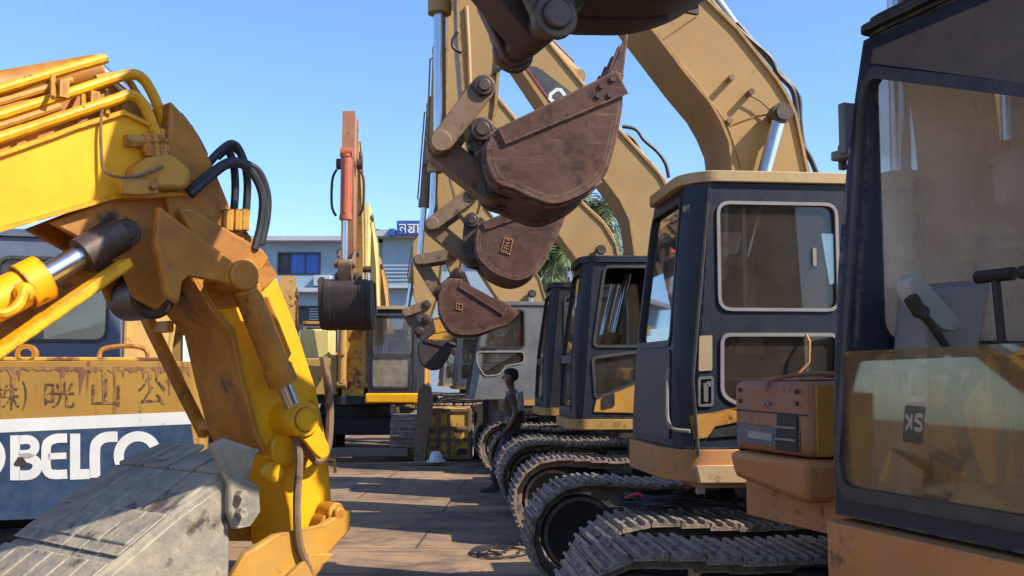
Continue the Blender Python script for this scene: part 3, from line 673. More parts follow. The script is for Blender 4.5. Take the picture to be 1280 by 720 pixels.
q = MB(); q.slab(rpoly([(.99, .33), (.99, 1.15), (.88, 1.24), (-.38, 1.24), (-.38, .33)], .1), 3.035, 3.15); q.build('roof_dome', M['cabblack'], cab1, bevel=.03)
q = MB(); q.box((1.09, .17, 2.52), (1.15, .275, 2.555)); q.box((1.085, .165, 2.49), (1.115, .185, 2.585)); q.box((1.07, .23, 2.53), (1.16, .265, 2.72)); q.build('mirror_bracket', M['cabgrey'], cab1, bevel=.006)
seat(cab1, .05, .80, 1.30, M['seat']); levers(cab1, .92, .76, 1.31, .75)
# right-hand console and monitor panel
q = MB(); q.box((1.0, .33, 1.31), (1.06, .37, 1.74)); q.hexa([(1.05, .325, 1.72), (.80, .325, 1.76), (.80, .48, 1.76), (1.05, .48, 1.72), (1.00, .325, 2.05), (.70, .325, 2.08), (.70, .47, 2.06), (.97, .47, 2.03)]); q.build('control_console', M['console'], cab1, bevel=.035)
mon = MB(); mon.prism(rpoly(trs(M1u, [(1127, 352), (1138, 341), (1194, 402), (1188, 414), (1170, 412), (1132, 374)], .53), .02, 3), .50, .56)
mono = mon.build('monitor_panel', M['panelpale'], cab1, bevel=.010)
q = MB(); m0 = [(p[0], .575, p[1]) for p in trs(M1u, [(1137, 372), (1148, 390), (1160, 402), (1182, 434)], .57)]; q.tube(m0[:2], .024, 8); q.tube(m0[1:], .014, 8); q.cyl((m0[1][0], .56, m0[1][2]), (m0[1][0], .60, m0[1][2]), .02, 10); q.build('monitor_clamp', M['black'], mono)
q = MB(); q.tube([(.90, .70, 1.80), (.95, .90, 1.805), (.93, 1.2, 1.80)], .018, 8); q.build('inner_rail', M['black'], cab1)
q = MB(); q.box((.55, .62, 1.30), (.90, 1.2, 1.40)); q.build('floor_box', M['cabgrey'], cab1, bevel=.03)
# mirrored reflection painted as flat marks on the inner side of the lower pane
def refl_pts(pts): return pts
def px_uv(px, py):
    x = 1.27
    cx, cy, yaw = M1u; c, s = math.cos(yaw), math.sin(yaw); d = ray(px, py)
    # intersect with local plane x = 1.29
    a = c * d.x + s * d.y; b = -c * cx - s * cy
    t = (1.258 - b) / a; X, Y, Z = d.x * t, d.y * t, HCAM + d.z * t
    return ((-s * (X - cx) + c * (Y - cy) - .26) / .92, (Z - 1.25) / 1.71)
def uvs(pts): return [px_uv(*p) for p in pts]
q = MB(); q.panel(uvs([(1119, 507), (1145, 507), (1142, 556), (1117, 552)]), [], f1, -.0165, -.0145); refl1 = q.build('painted_reflection', M['decaldark'], lowpane, smooth=0)
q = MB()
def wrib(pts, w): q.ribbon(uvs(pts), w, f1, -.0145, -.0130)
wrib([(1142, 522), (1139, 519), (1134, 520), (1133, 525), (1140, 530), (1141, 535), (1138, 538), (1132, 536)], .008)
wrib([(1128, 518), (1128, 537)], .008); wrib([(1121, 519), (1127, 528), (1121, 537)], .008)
q.build('reflected_lettering', M['white'], refl1, smooth=0)
q = MB(); q.ribbon(uvs([(1142, 448), (1130, 452), (1123, 470), (1123, 500), (1145, 503)]), .018, f1, -.0165, -.0145); q.ribbon(uvs([(1116, 478), (1120, 505)]), .008, f1, -.0165, -.0145); q.build('painted_reflection', M['white'], lowpane, smooth=0)
q = MB()
for i, (a_, b_2) in enumerate([(1092, 1095), (1098, 1101), (1106, 1108), (1110, 1113), (1115, 1117)]): q.ribbon(uvs([(a_, 456), (b_2, 462)]), .006, f1, -.0165, -.0145)
q.build('painted_reflection', M['white'], lowpane, smooth=0)
# right-front tool box with lamp grille
tb = MB(); tb.box((-.25, -1.17, 1.36), (.735, -.56, 1.70)); tbo = tb.build('tool_box', M['boxbrown'], r1, up, bevel=.04)
q = MB(); q.ribbon([(-1.165, 1.555), (-.565, 1.55)], .007, lambda y, z, d: (.7362 + d, y, z), 0, .003); q.build('panel_gap', M['black'], tbo, smooth=0)
for yb, zb in ((-1.10, 1.60), (-.64, 1.60), (-1.10, 1.655), (-.64, 1.655)): q = MB(); q.cyl((.73, yb, zb), (.746, yb, zb), .011, 8); q.build('panel_bolt', M['pin'], tbo)
q = MB(); q.box((.735, -.90, 1.585), (.752, -.84, 1.605)); q.cyl((.745, -.87, 1.595), (.76, -.87, 1.595), .008, 8); q.build('box_latch', M['console'], tbo, bevel=.003)
q = MB(); q.hexa([(.74, -1.17, 1.22), (-.3, -1.17, 1.18), (-.3, -.55, 1.14), (.77, -.55, 1.16), (.77, -1.18, 1.352), (-.3, -1.18, 1.352), (-.3, -.54, 1.352), (.78, -.54, 1.352)]); q.build('fuel_tank', M['skirt'], r1, up, bevel=.035)
q = MB(); q.box((-.2, -.565, 1.365), (.70, -.548, 1.685)); q.build('box_side', M['orangey'], tbo, bevel=.008)
q = MB(); q.panel(rpoly([(-1.13, 1.40), (-.62, 1.39), (-.62, 1.49), (-1.13, 1.49)], .02, 3), [], lambda y, z, d: (.736 + d, y, z), 0, .006); q.build('lamp_strip', M['cabgrey'], tbo, smooth=0)
q = MB(); q.panel(rpoly([(-.80, 1.385), (-.63, 1.38), (-.63, 1.55), (-.78, 1.55)], .02, 3), [], lambda y, z, d: (.743 + d, y, z), 0, .005); gro = q.build('lamp_recess', M['black'], tbo, smooth=0)
q = MB()
for z in (1.435, 1.49): q.box((.749, -.79, z - .005), (.757, -.635, z + .005))
q.build('lamp_guard', M['console'], gro)
q = MB(); q.panel(rpoly([(-1.02, 1.425), (-.82, 1.42), (-.82, 1.455), (-1.02, 1.46)], .01, 2), [], lambda y, z, d: (.743 + d, y, z), 0, .008); q.build('lamp_lens', M['panelpale'], tbo, smooth=0)
q = MB(); q.box((.1, -1.0, 1.702), (.68, -.7, 1.712)); q.tube(curve_pts([(.72, -.85, 1.71), (.5, -.8, 1.735), (.2, -.75, 1.72)], 6), .012, 6); q.build('box_lid', M['boxbrown'], tbo, bevel=.004)
F1 = dict(mat=M['tan'], bw=.44, aw=.40, yc=-.24, bmat=M['bucketdark'], lmat=M['bucketdark'],
    lower=[(.10, 1.25), (.10, 2.0), (.15, 2.8), (.22, 3.4), (.26, 4.1), (.32, 4.8), (.55, 5.4), (1.25, 5.72)],
    upper=[(-.42, 1.25), (-.40, 2.2), (-.36, 3.0), (-.28, 3.8), (-.22, 4.6), (-.06, 5.4), (.4, 5.95), (1.1, 6.15)],
    tip=(1.2, 5.8), arm_l=[(1.45, 6.1), (1.75, 5.2), (2.08, 4.3), (2.30, 3.7), (2.34, 3.38)], arm_r=[(.95, 6.0), (1.3, 5.2), (1.75, 4.3), (2.1, 3.6), (2.22, 3.32)],
    link1=(2.13, 3.88), lw=.7, rodpin=tr(M1u, 570, -75, -.24), link2=tr(M1u, 666, 44, -.24), bpin=tr(M1u, 632, -70, -.24), bctop=(1.92, 5.25),
    bucket=trs(M1u, [(600, -60), (866, -22), (856, 4), (832, 24), (784, 40), (735, 42), (692, 38), (645, 12), (605, -20)], -.79),
    ear=trs(M1u, [(610, -70), (640, -90), (690, -60), (690, 10), (692, 40), (682, 62), (662, 68), (646, 56), (640, 36), (618, -10)], -.24),
    boomcyl=((.18, 1.80), (.15, 4.35), .345), tdir=(-1, -.05), tlen=.12, buw=1.0)
boom1, arm1, bk1 = front_end(r1, up, F1)
p = tr(M1u, 690, 2, -.5); q = MB(); q.cyl((p[0], -.46, p[1]), (p[0], -.38, p[1]), .10, 20); q.build('seal_ring', M['green'], bk1, bevel=.01)
q = MB(); q.box((.10, -.455, 1.26), (.22, -.025, 1.80)); q.hexa([(.22, -.42, 1.26), (.5, -.42, 1.26), (.5, -.38, 1.26), (.22, -.38, 1.26), (.22, -.42, 1.75), (.26, -.42, 1.75), (.26, -.38, 1.75), (.22, -.38, 1.75)]); q.build('yellow_reflection_plate', M['yellow'], boom1, bevel=.015)  # yellow plate added to stand in for the arm's reflection in the pane
hose(boom1, 0, [(.30, .03, 2.3), (.34, .03, 2.0), (.32, .02, 1.8), (.36, -.08, 1.62), (.40, -.20, 1.56), (.38, -.34, 1.62)], .024)
hose(boom1, 0, [(.32, -.40, 2.05), (.33, -.38, 1.7), (.37, -.34, 1.5), (.40, -.2, 1.42), (.40, -.02, 1.36)], .024)
hose(boom1, 0, [(.30, -.10, 1.9), (.40, -.05, 1.7), (.42, .0, 1.5), (.40, .06, 1.3)], .03)
# ---- R3, R4, R5: farther down the row
def generic(name_label, Mx, S, cabspec, body, group='excavators in the right-hand row', grousers=3, half=2.02, front=1.0):
    e = empty('excavator', name_label, 'excavator', (Mx[0], Mx[1], 0), Mx[2], group)
    undercarriage(e, 0, 2.1, half=half, grousers=grousers)
    deck(e, 0, {'deck': M['under'], 'body': body}, front=front)
    P = dict(z0=1.26, z1=2.86, y0=.28, y1=1.28, yc=1.13, xb=-.45, fb=(1.45, 1.41, 1.33), ft=(1.27, 1.29, 1.20), mat=M['cabblack'], roof=M['cabblack'], bow=.04,
        side_holes=[dict(poly=rpoly(rect(.30, 2.0, 1.13, 2.74), .08), glass='glass', seal='sealdark'), dict(poly=rpoly(rect(.40, 1.5, 1.16, 1.92), .06), glass='glassdust', seal='sealdark')],
        front_holes=[dict(poly=rpoly([(.07, .40), (.94, .40), (.94, .95), (.07, .95)], .05), glass='glass', seal='sealdark'), dict(poly=rpoly([(.1, .06), (.92, .06), (.92, .36), (.1, .36)], .04), glass='glassdust', seal='sealdark')],
        right_holes=[dict(poly=rpoly(rect(-.2, 1.65, 1.1, 2.72), .08), glass='glass')],
        rear_holes=[dict(poly=rpoly(rect(.42, 1.85, 1.12, 2.7), .08), glass='glass')])
    P.update(cabspec)
    cab, _, _ = make_cab(e, 0, P)
    seat(cab, .25, .78, 1.31, M['seat']); levers(cab, 1.0, .75, 1.3)
    sk = MB(); sk.slab(rpoly([(1.49, .26), (1.46, 1.12), (1.34, 1.30), (-.45, 1.30), (-.45, .26)], .08), 1.15, 1.255); sk.build('front_skirt', cabspec.get('skirt', M['tan2']), e, bevel=.02)
    fe = front_end(e, 0, S) if S else None
    return e, cab, fe

M3 = (1.95, 11.6, R(184))
b3 = trs(M3, [(603, 279), (672, 252), (702, 262), (700, 281), (684, 315), (668, 338), (650, 347), (633, 345), (614, 335), (600, 318), (598, 296)], .55)
F3 = dict(mat=M['tan'], bw=.54, aw=.40,
    lower=[(.45, 1.3), (.50, 2.2)] + trs(M3, [(792, 310), (787, 275), (775, 250), (757, 226), (735, 192), (683, 134), (634, 61), (590, 2)], .27),
    upper=[(-.05, 1.3), (.0, 2.2)] + trs(M3, [(846, 310), (839, 245), (824, 218), (769, 158), (729, 107), (686, 54), (640, -6), (600, -60)], .27),
    tip=tr(M3, 594, -22, .27), arm_l=trs(M3, [(560, -40), (559, 60), (557, 115), (558, 200), (574, 262), (588, 282)], .2), arm_r=trs(M3, [(618, -60), (612, 60), (609, 115), (606, 200), (603, 255), (594, 282)], .2),
    link1=tr(M3, 592, 240, .3), rodpin=tr(M3, 540, 279, .3), link2=tr(M3, 589, 321, .2), bpin=tr(M3, 590, 275, .25), bctop=tr(M3, 549, 60, 0), bcf=.70,
    bucket=b3, ear=trs(M3, [(580, 280), (588, 268), (603, 272), (622, 290), (622, 325), (600, 334), (584, 330), (577, 315)], .2),
    boomcyl=((1.02, 1.42), (.66, 2.9), .5), tdir=(-.5, .85), armcyl=((1.2, 5.2), (2.3, 6.3), .6))
r3, cab3, fe3 = generic('black cabbed excavator with open side window and yellow patch low on its door', M3, F3, dict(
    side_outer=[(1.33, 1.26), (-.45, 1.26), (-.45, 2.86), (1.20, 2.86)],
    side_holes=[dict(poly=rpoly(trs(M3, [(757, 334), (812, 334), (812, 432), (743, 432)], 1.28), .05), seal='sealdark'), dict(poly=rpoly(trs(M3, [(742, 448), (800, 440), (800, 476), (745, 497)], 1.28), .04), glass='glassdust', seal='sealdark')]), M['tan2'])
q = MB(); q.panel(trs(M3, [(742, 515), (745, 500), (800, 478), (822, 470), (822, 517)], 1.285), [], lambda x, z, d: (x, 1.281 + d, z), 0, .012); dp = q.build('door_patch', M['orangey'], cab3, smooth=0)
q = MB(); q.panel(rpoly(trs(M3, [(752, 497), (768, 491), (768, 508), (752, 512)], 1.285), .02, 3), [], lambda x, z, d: (x, 1.281 + d, z), .012, .02); q.build('door_vent', M['black'], dp, smooth=0)
q = MB(); q.tube([(.55, .5, 1.4), (.30, .52, 2.2), (.15, .5, 2.7)], .09, 12); q.build('inner_pillar', M['skirt'], cab3)
# lettering and decal on the boom of R3
fn3 = lambda px, py, d: (lambda p: (p[0], .27 + d, p[1]))(tr(M3, px, py, .27))
q = MB(); q.panel([(652, 80), (672, 84), (718, 118), (745, 152), (722, 172), (690, 132)], [], fn3, .001, .006); dcl = q.build('boom_decal', M['decaldark'], fe3[0], smooth=0)
q = MB(); q.ribbon([(656, 82), (682, 118), (700, 142)], 1.8, fn3, .006, .009); q.build('decal_stripe', M['decalred'], dcl, smooth=0)
q = MB()
def wr(pts, w=3.4): q.ribbon(pts, w, fn3, .006, .010)
def lt(o, ax, ay, pts, w=3.4): wr([(o[0] + ax[0] * u + ay[0] * v, o[1] + ax[1] * u + ay[1] * v) for u, v in pts], w)
ax, ay = (13, 15), (15, -12)      # along the boom and across it
lt((684, 121), ax, ay, [(.85, .1), (.2, .05), (.02, .25), (.02, .75), (.2, .95), (.85, .9)], 4.2)
lt((698, 137), ax, ay, [(.0, .0), (.45, .95), (.9, .0)], 4.2); lt((698, 137), ax, ay, [(.2, .35), (.7, .35)], 3)
lt((711, 152), ax, ay, [(.1, .95), (.9, .95)], 4.2); lt((711, 152), ax, ay, [(.5, .0), (.5, .95)], 4.2)
q.build('decal_lettering', M['white'], dcl, smooth=0)
def boom_lines(boom, Mx, pts, y, n=3, r=.018, gap=.09, mat='orangey'):
    for k in range(n):
        t = MB(); t.tube([(x, y - k * gap, z + .05) for x, z in curve_pts(pts, 5)], r, 8); t.build('boom_pipe', M[mat], boom)
boom_lines(fe3[0], M3, F3['upper'][3:], .20); 
hose(fe3[0], 0, [L3(p, .1) for p in trs(M3, [(778, 158), (795, 162), (805, 175), (822, 190), (832, 205), (836, 222)], .1)], .022)
hose(fe3[0], 0, [L3(p, .0) for p in trs(M3, [(780, 168), (792, 175), (800, 190), (803, 196)], .0)], .022)
# embossed letters on the bucket of R3
fnb = lambda px, py, d: (lambda p: (p[0], .55 + d, p[1]))(tr(M3, px, py, .55))
q = MB()
def er(pts, w=1.2): q.ribbon(pts, w, fnb, .0, .012)
er([(631, 297), (641, 300), (637, 318), (626, 314)], 1.1); er([(626, 314), (631, 297)], 1.1)
er([(633, 299), (637, 301)]); er([(631.5, 303), (637.5, 304.5)]); er([(630.5, 306.5), (636.5, 308.5)]); er([(629.5, 309.5), (636, 312)]); er([(628.5, 312.5), (634.5, 315)])
er([(634, 304), (633, 307.5)]); er([(632, 307), (631, 310)])
q.build('raised_lettering', M['boxbrown'], fe3[2], smooth=0)

M4 = (1.75, 14.7, R(184))
b4 = trs(M4, [(577, 352), (634, 384), (646, 391), (643, 400), (618, 408), (592, 416), (567, 413), (553, 393), (551, 370), (560, 352)], .55)
F4 = dict(mat=M['tan'], bw=.54, aw=.40,
    lower=[(.45, 1.3)] + trs(M4, [(728, 345), (720, 322), (696, 289), (660, 240), (620, 190), (578, 135)], .27),
    upper=[(-.05, 1.3)] + trs(M4, [(778, 345), (769, 305), (754, 280), (728, 255), (690, 208), (640, 145), (598, 95)], .27),
    tip=tr(M4, 580, 118, .27), arm_l=trs(M4, [(548, 95), (546, 180), (548, 250), (553, 310), (566, 348)], .2), arm_r=trs(M4, [(598, 75), (592, 180), (586, 250), (582, 310), (574, 348)], .2),
    link1=tr(M4, 569, 316, .3), rodpin=tr(M4, 524, 324, .3), link2=tr(M4, 549, 365, .2), bpin=tr(M4, 572, 342, .25), bctop=tr(M4, 540, 130, 0), bcf=.66, cmat=M['link'],
    bucket=b4, ear=trs(M4, [(562, 345), (570, 337), (582, 340), (588, 356), (580, 372), (560, 378), (545, 374), (542, 362)], .2),
    boomcyl=((1.02, 1.42), tr(M4, 749, 314, .27), .5), tdir=None, tlen=.22)
r4, cab4, fe4 = generic('half hidden black cabbed excavator whose small brown bucket hangs above the person', M4, F4, dict(), M['orangey'], grousers=1)
boom_lines(fe4[0], M4, F4['upper'][1:], .20)
q = MB(); fn4 = lambda px, py, d: (lambda p: (p[0], .55 + d, p[1]))(tr(M4, px, py, .55))
q.ribbon([(571, 379), (579, 381), (577, 388), (570, 386)], .9, fn4, 0, .012, True); q.ribbon([(574, 380), (573, 386)], .9, fn4, 0, .012); q.build('raised_lettering', M['boxbrown'], fe4[2], smooth=0)

M5 = (1.10, 18.5, R(185))
F5 = dict(mat=M['tan'], bw=.54, aw=.40,
    lower=[(.45, 1.3)] + trs(M5, [(636, 395), (622, 371), (592, 325), (570, 292), (548, 262)], .27),
    upper=[(-.05, 1.3)] + trs(M5, [(688, 395), (674, 347), (640, 302), (600, 250), (565, 215)], .27),
    tip=tr(M5, 553, 240, .27), arm_l=trs(M5, [(546, 236), (531, 285), (517, 304), (518, 370), (528, 402)], .2), arm_r=trs(M5, [(568, 225), (557, 300), (548, 370), (538, 402)], .2),
    link1=tr(M5, 534, 380, .3), rodpin=tr(M5, 508, 390, .3), link2=tr(M5, 524, 414, .2), bpin=tr(M5, 533, 398, .25), bctop=tr(M5, 522, 300, 0), bcf=.6, bcr=.06, bmat=M['bucketdark'],
    bucket=trs(M5, [(531, 424), (558, 430), (562, 440), (552, 456), (540, 460), (528, 452), (525, 434)], .4), buw=.8, ear=trs(M5, [(526, 400), (534, 393), (542, 398), (545, 415), (530, 425), (519, 420)], .2),
    boomcyl=((1.02, 1.42), tr(M5, 664, 368, .27), .5), teeth=4)
def oct5(pts): return rpoly(trs(M5, pts, 1.28), .06, 3)
r5, cab5, fe5 = generic('excavator with grey cab and chamfered lower side window behind the person in the aisle', M5, F5, dict(mat=M['cabgrey'], roof=M['cabgrey'], fb=(1.98, 1.94, 1.86), ft=(1.62, 1.64, 1.54), xb=.15,
    side_outer=[(1.86, 1.26), (.15, 1.26), (.15, 2.86), (1.54, 2.86)],
    side_holes=[dict(poly=oct5([(607, 388), (655, 388), (655, 434), (598, 434)]), glass='glass', seal='sealdark'), dict(poly=oct5([(596, 440), (655, 440), (655, 453), (632, 457), (624, 468), (606, 470), (597, 455)]), glass='glassdust', seal='console', sealw=.014)]), M['tan2'], grousers=1, half=1.75, front=1.5)
q = MB(); a = tr(M5, 650, 410, .9); q.tube([(a[0], .9, 1.9), (a[0] + .02, .92, 2.2), (a[0] - .04, .9, 2.55)], .09, 10); q.build('hanging_cloth', M['orange'], cab5)

# two more cabs at the far end of the row, arms lowered to the ground
def lowered(S=1.0):
    return dict(mat=M['orangey'], bw=.5, aw=.38,
        lower=[(.42, 1.3), (.8, 2.3), (1.5, 2.75), (2.3, 2.78), (3.3, 2.62)], upper=[(-.02, 1.3), (.3, 2.6), (1.3, 3.2), (2.3, 3.16), (3.4, 2.95)], tip=(3.3, 2.80),
        arm_l=[(3.55, 3.15), (3.75, 2.2), (3.8, 1.3), (3.74, .8)], arm_r=[(3.15, 3.1), (3.3, 2.2), (3.5, 1.3), (3.6, .8)], link1=(3.68, 1.25), rodpin=(4.0, 1.1), link2=(3.85, .62), bpin=(3.68, .82), bctop=(3.78, 2.9), bcf=.55,
        bucket=[(3.55, .75), (2.75, .25), (2.8, .08), (3.1, .02), (3.5, .06), (3.8, .3), (3.82, .6)], buw=1.0, ear=[(3.6, .9), (3.75, .9), (3.95, .6), (3.8, .3), (3.6, .5)], teeth=4, boomcyl=((1.0, 1.4), (1.4, 2.75), .55))
M6 = (1.2, 24.6, R(184)); M7 = (-.55, 33.5, R(185)); M8 = (-1.45, 39.6, R(186))
r6, cab6, _ = generic('excavator behind the grey cab, its yellow boom lowered towards the head-on machine', M6, lowered(), dict(mat=M['cabblue'], roof=M['cabgrey']), M['orangey'], grousers=1)
hose(r6, 0, [(3.35, -.22, 2.6), (3.62, -.26, 2.2), (3.55, -.25, 1.8), (3.75, -.24, 1.4)], .022); hose(r6, 0, [(3.3, .22, 2.6), (3.7, .28, 2.3), (3.5, .25, 1.7), (3.7, .22, 1.3)], .022, 'seal')
pale = dict(mat=M['cabgrey'], roof=M['seal'], front_holes=[dict(poly=rpoly([(.07, .10), (.94, .10), (.94, .95), (.07, .95)], .05), glass='glass', seal='panelpale', sealw=.05)])
r7, cab7, _ = generic('distant grey excavator with pale framed windscreen just left of the grey cab', M7, lowered(), pale, M['orangey'], grousers=1)
r8, cab8, _ = generic('farthest excavator of the right-hand row, directly before the building', M8, lowered(), pale, M['orangey'], grousers=1)
# ================================================================== left side
# ---- L1: bright yellow machine, its boom reaching away and its arm hanging by the aisle
ML = (-4.6, 2.1, R(45))
NF = -.21                                  # near flank of boom and arm
l1 = empty('excavator', 'bright yellow excavator at the left edge with a muddy grey bucket', 'excavator', (ML[0], ML[1], 0), ML[2], 'excavators on the left side')
undercarriage(l1, 0, 2.1, grousers=1)
deck(l1, 0, {'deck': M['under'], 'body': M['yellow']})
make_cab(l1, 0, dict(z0=1.26, z1=2.86, y0=.32, y1=1.28, yc=1.13, xb=-.45, fb=(1.45, 1.41, 1.33), ft=(1.27, 1.29, 1.20), mat=M['yellow'], roof=M['yellow'],
    side_holes=[dict(poly=rpoly(rect(.30, 2.0, 1.13, 2.74), .08), glass='glass', seal='sealdark')], front_holes=[dict(poly=rpoly([(.07, .10), (.94, .10), (.94, .95), (.07, .95)], .05), glass='glass')],
    right_holes=[dict(poly=rpoly(rect(-.2, 1.65, 1.1, 2.72), .08), glass='glass')]))
def TL(pts, y=NF): return trs(ML, pts, y)
lowL = [(.2, 1.3)] + TL([(-160, 350), (0, 287), (60, 270), (142, 246), (176, 246), (232, 243)])
uppL = [(-.1, 1.8)] + TL([(-170, 240), (0, 193), (60, 172), (97, 158), (153, 141), (204, 166)])
bm_ = make_boom(l1, 0, lowL, uppL, .42, 0, M['yellow'])
# fork at the boom tip, grease stains and shade painted into its colour
q = MB(); fk = TL([(62, 278), (142, 247), (205, 243), (226, 262), (236, 300), (222, 360), (196, 388), (168, 372), (150, 332), (112, 306)], -.16)
q.prism(fk, -.17, -.13); q.prism(fk, .13, .17); fork = q.build('boom_fork', M['yellow_grime_shade'], bm_, bevel=.01)
p = tr(ML, 155, 292, NF); q = MB(); q.cyl((p[0], NF - .05, p[1]), (p[0], .24, p[1]), .065, 24); q.cyl((p[0], NF - .065, p[1]), (p[0], NF - .02, p[1]), .035, 16); q.build('pivot_pin', M['pin'], bm_, bevel=.01)
pp = tr(ML, 206, 368, NF); q = MB(); q.cyl((pp[0], -.10, pp[1]), (pp[0], .19, pp[1]), .115, 26); q.build('pivot_housing', M['pin'], bm_, bevel=.015)
# arm
aL = TL([(206, 240), (216, 282), (240, 350), (262, 385), (287, 413), (302, 480), (317, 538), (330, 566), (352, 600), (362, 640), (366, 692)])
aR = TL([(214, 128), (240, 160), (263, 208), (286, 264), (318, 306), (345, 345), (372, 413), (396, 488), (410, 560), (416, 640), (408, 694)])
q = MB(); q.prism(aL + list(reversed(aR)), NF, .21); arm = q.build('arm', M['yellow'], l1, bevel=.012)
q = MB(); fl = lambda x, z, d: (x, d, z)
q.prism(TL([(204, 236), (212, 126), (240, 157), (265, 207), (288, 263), (319, 304), (347, 344), (330, 362), (296, 384), (262, 388), (238, 352), (214, 282)]), NF - .014, .224); q.build('arm_head', M['yellow_grime_shade'], arm, bevel=.012)  # head plate in the darker yellow, shade of the arm top in its colour
q = MB()
q.ribbon(TL([(242, 350), (262, 385), (287, 413), (302, 480), (317, 538), (330, 566)]), .03, fl, NF - .03, .24); q.build('arm_flange', M['yellow_grime_shade'], arm, smooth=50)
# inner guard rail standing off the arm on its boom side, a thin gap between them
q = MB(); q.ribbon(TL([(236, 352), (262, 410), (296, 482), (330, 552)]), .05, fl, .36, .44); 
for p_ in ((262, 405), (322, 536)):
    pp = tr(ML, p_[0], p_[1], NF); q.box((pp[0] - .02, .20, pp[1] - .03), (pp[0] + .02, .38, pp[1] + .03))
q.build('guard_rail', M['yellow_grime_shade'], arm, bevel=.008)
# lugs carrying the bucket cylinder
lug1 = TL([(197, 258), (236, 288), (292, 328), (318, 340), (322, 354), (308, 364), (290, 356), (271, 352), (234, 345), (226, 352), (222, 380), (208, 372), (192, 306)], NF - .20)
lug2 = TL([(240, 262), (270, 280), (326, 312), (334, 322), (328, 334), (310, 344), (280, 330), (238, 296), (222, 262)], NF - .07)
q = MB(); q.prism(lug1, NF - .22, NF - .17); q.prism(lug2, NF - .09, NF - .04)
pp = tr(ML, 299, 345, NF - .2); q.cyl((pp[0], NF - .26, pp[1]), (pp[0], NF + .01, pp[1]), .075, 20)
q.build('cylinder_lug', M['yellow_grime_shade'], arm, bevel=.010)
p0 = tr(ML, 302, 348, NF - .13); p1 = tr(ML, 372, 524, NF - .13)
hyd(l1, 0, 'bucket_cylinder', (p0[0], NF - .13, p0[1]), (p1[0], NF - .13, p1[1]), .74, .066, .040, M['yellow_grime_shade'])
q = MB(); q.cyl((p1[0], NF - .20, p1[1]), (p1[0], NF + .01, p1[1]), .088, 22); q.cyl((p1[0], NF - .215, p1[1]), (p1[0], NF - .19, p1[1]), .06, 18)
pa = tr(ML, 392, 562, NF - .1); q.prism(bar(p1, pa, .066, .045), NF - .185, NF - .155); q.prism(bar(p1, pa, .066, .045), NF - .06, NF - .02)
q.build('rod_bracket', M['yellow'], l1, bevel=.01)
for (c_, r_) in (((352, 560), .09), ((338, 590), .055)):
    pp = tr(ML, c_[0], c_[1], NF); q = MB(); q.cyl((pp[0], NF - .05, pp[1]), (pp[0], NF + .01, pp[1]), r_, 20); q.build('arm_boss', M['yellow'], arm, bevel=.012)
# lower end: clevis and link plates in front of the ground
q = MB(); pp = tr(ML, 412, 640, NF - .05); q.cyl((pp[0], NF - .12, pp[1]), (pp[0], .3, pp[1]), .055, 18); q.cyl((pp[0], NF - .15, pp[1]), (pp[0], NF - .1, pp[1]), .035, 10)
pp = tr(ML, 408, 655, NF - .05); q.cyl((pp[0], NF - .10, pp[1]), (pp[0], NF, pp[1]), .07, 18); q.build('clevis_pin', M['yellow_grime_shade'], arm, bevel=.008)
lk = TL([(437, 636), (434, 662), (398, 702), (372, 740), (330, 790), (268, 790), (284, 722), (304, 690), (340, 668), (398, 656), (420, 642)], NF - .12)
q = MB(); q.prism(lk, NF - .15, NF - .10); lko = q.build('bucket_link', M['orangey'], l1, bevel=.012)
lk2 = TL([(410, 690), (398, 702), (372, 740), (340, 780), (322, 780), (352, 716), (380, 690)], NF - .12)
q = MB(); q.prism(lk2, NF - .19, NF - .155); q.build('link_rib', M['orangey'], lko, bevel=.01)
q = MB(); q.prism(TL([(300, 600), (345, 608), (372, 648), (372, 690), (330, 690), (296, 660)], NF - .02), .22, .26); q.build('arm_yoke', M['yellow_grime_shade'], arm, bevel=.01)
# boom cylinder beneath the boom
def LP(px, py, y): a = tr(ML, px, py, y); return (a[0], y, a[1])
q = MB(); q.tube([LP(-260, 505, NF), LP(44, 352, NF)], .088, 20); q.tube([LP(28, 360, NF), LP(54, 347, NF)], .105, 20)
q.tube(curve_pts([LP(-20, 385, NF - .14), LP(6, 392, NF - .17), LP(24, 380, NF - .16), LP(30, 362, NF - .12)], 5), .022, 8); q.ball(LP(30, 366, NF - .1), .045)
ac = q.build('boom_cylinder', M['yellow'], l1)
q = MB(); q.tube([LP(48, 350, NF), LP(142, 296, NF)], .052, 18); q.build('cylinder_rod', M['chrome'], ac)
q = MB(); q.tube([LP(102, 320, NF), LP(150, 292, NF)], .085, 16); q.prism(TL([(100, 300), (150, 274), (170, 320), (140, 345), (108, 330)], NF + .08), NF + .07, NF + .12); q.build('rod_eye', M['pin'], ac)
q = MB(); bm2 = TL([(-140, 500), (0, 430), (158, 322), (164, 334), (0, 448), (-140, 520)], NF - .12); q.prism(bm2, NF - .16, NF - .04); q.build('stay_bar', M['yellow'], l1, bevel=.008)
q = MB(); q.prism(TL([(-120, 440), (0, 372), (120, 318), (160, 330), (0, 440), (-120, 510)], NF + .14), NF + .14, NF + .18); q.build('cylinder_guard', M['yellow_grime_shade'], l1)
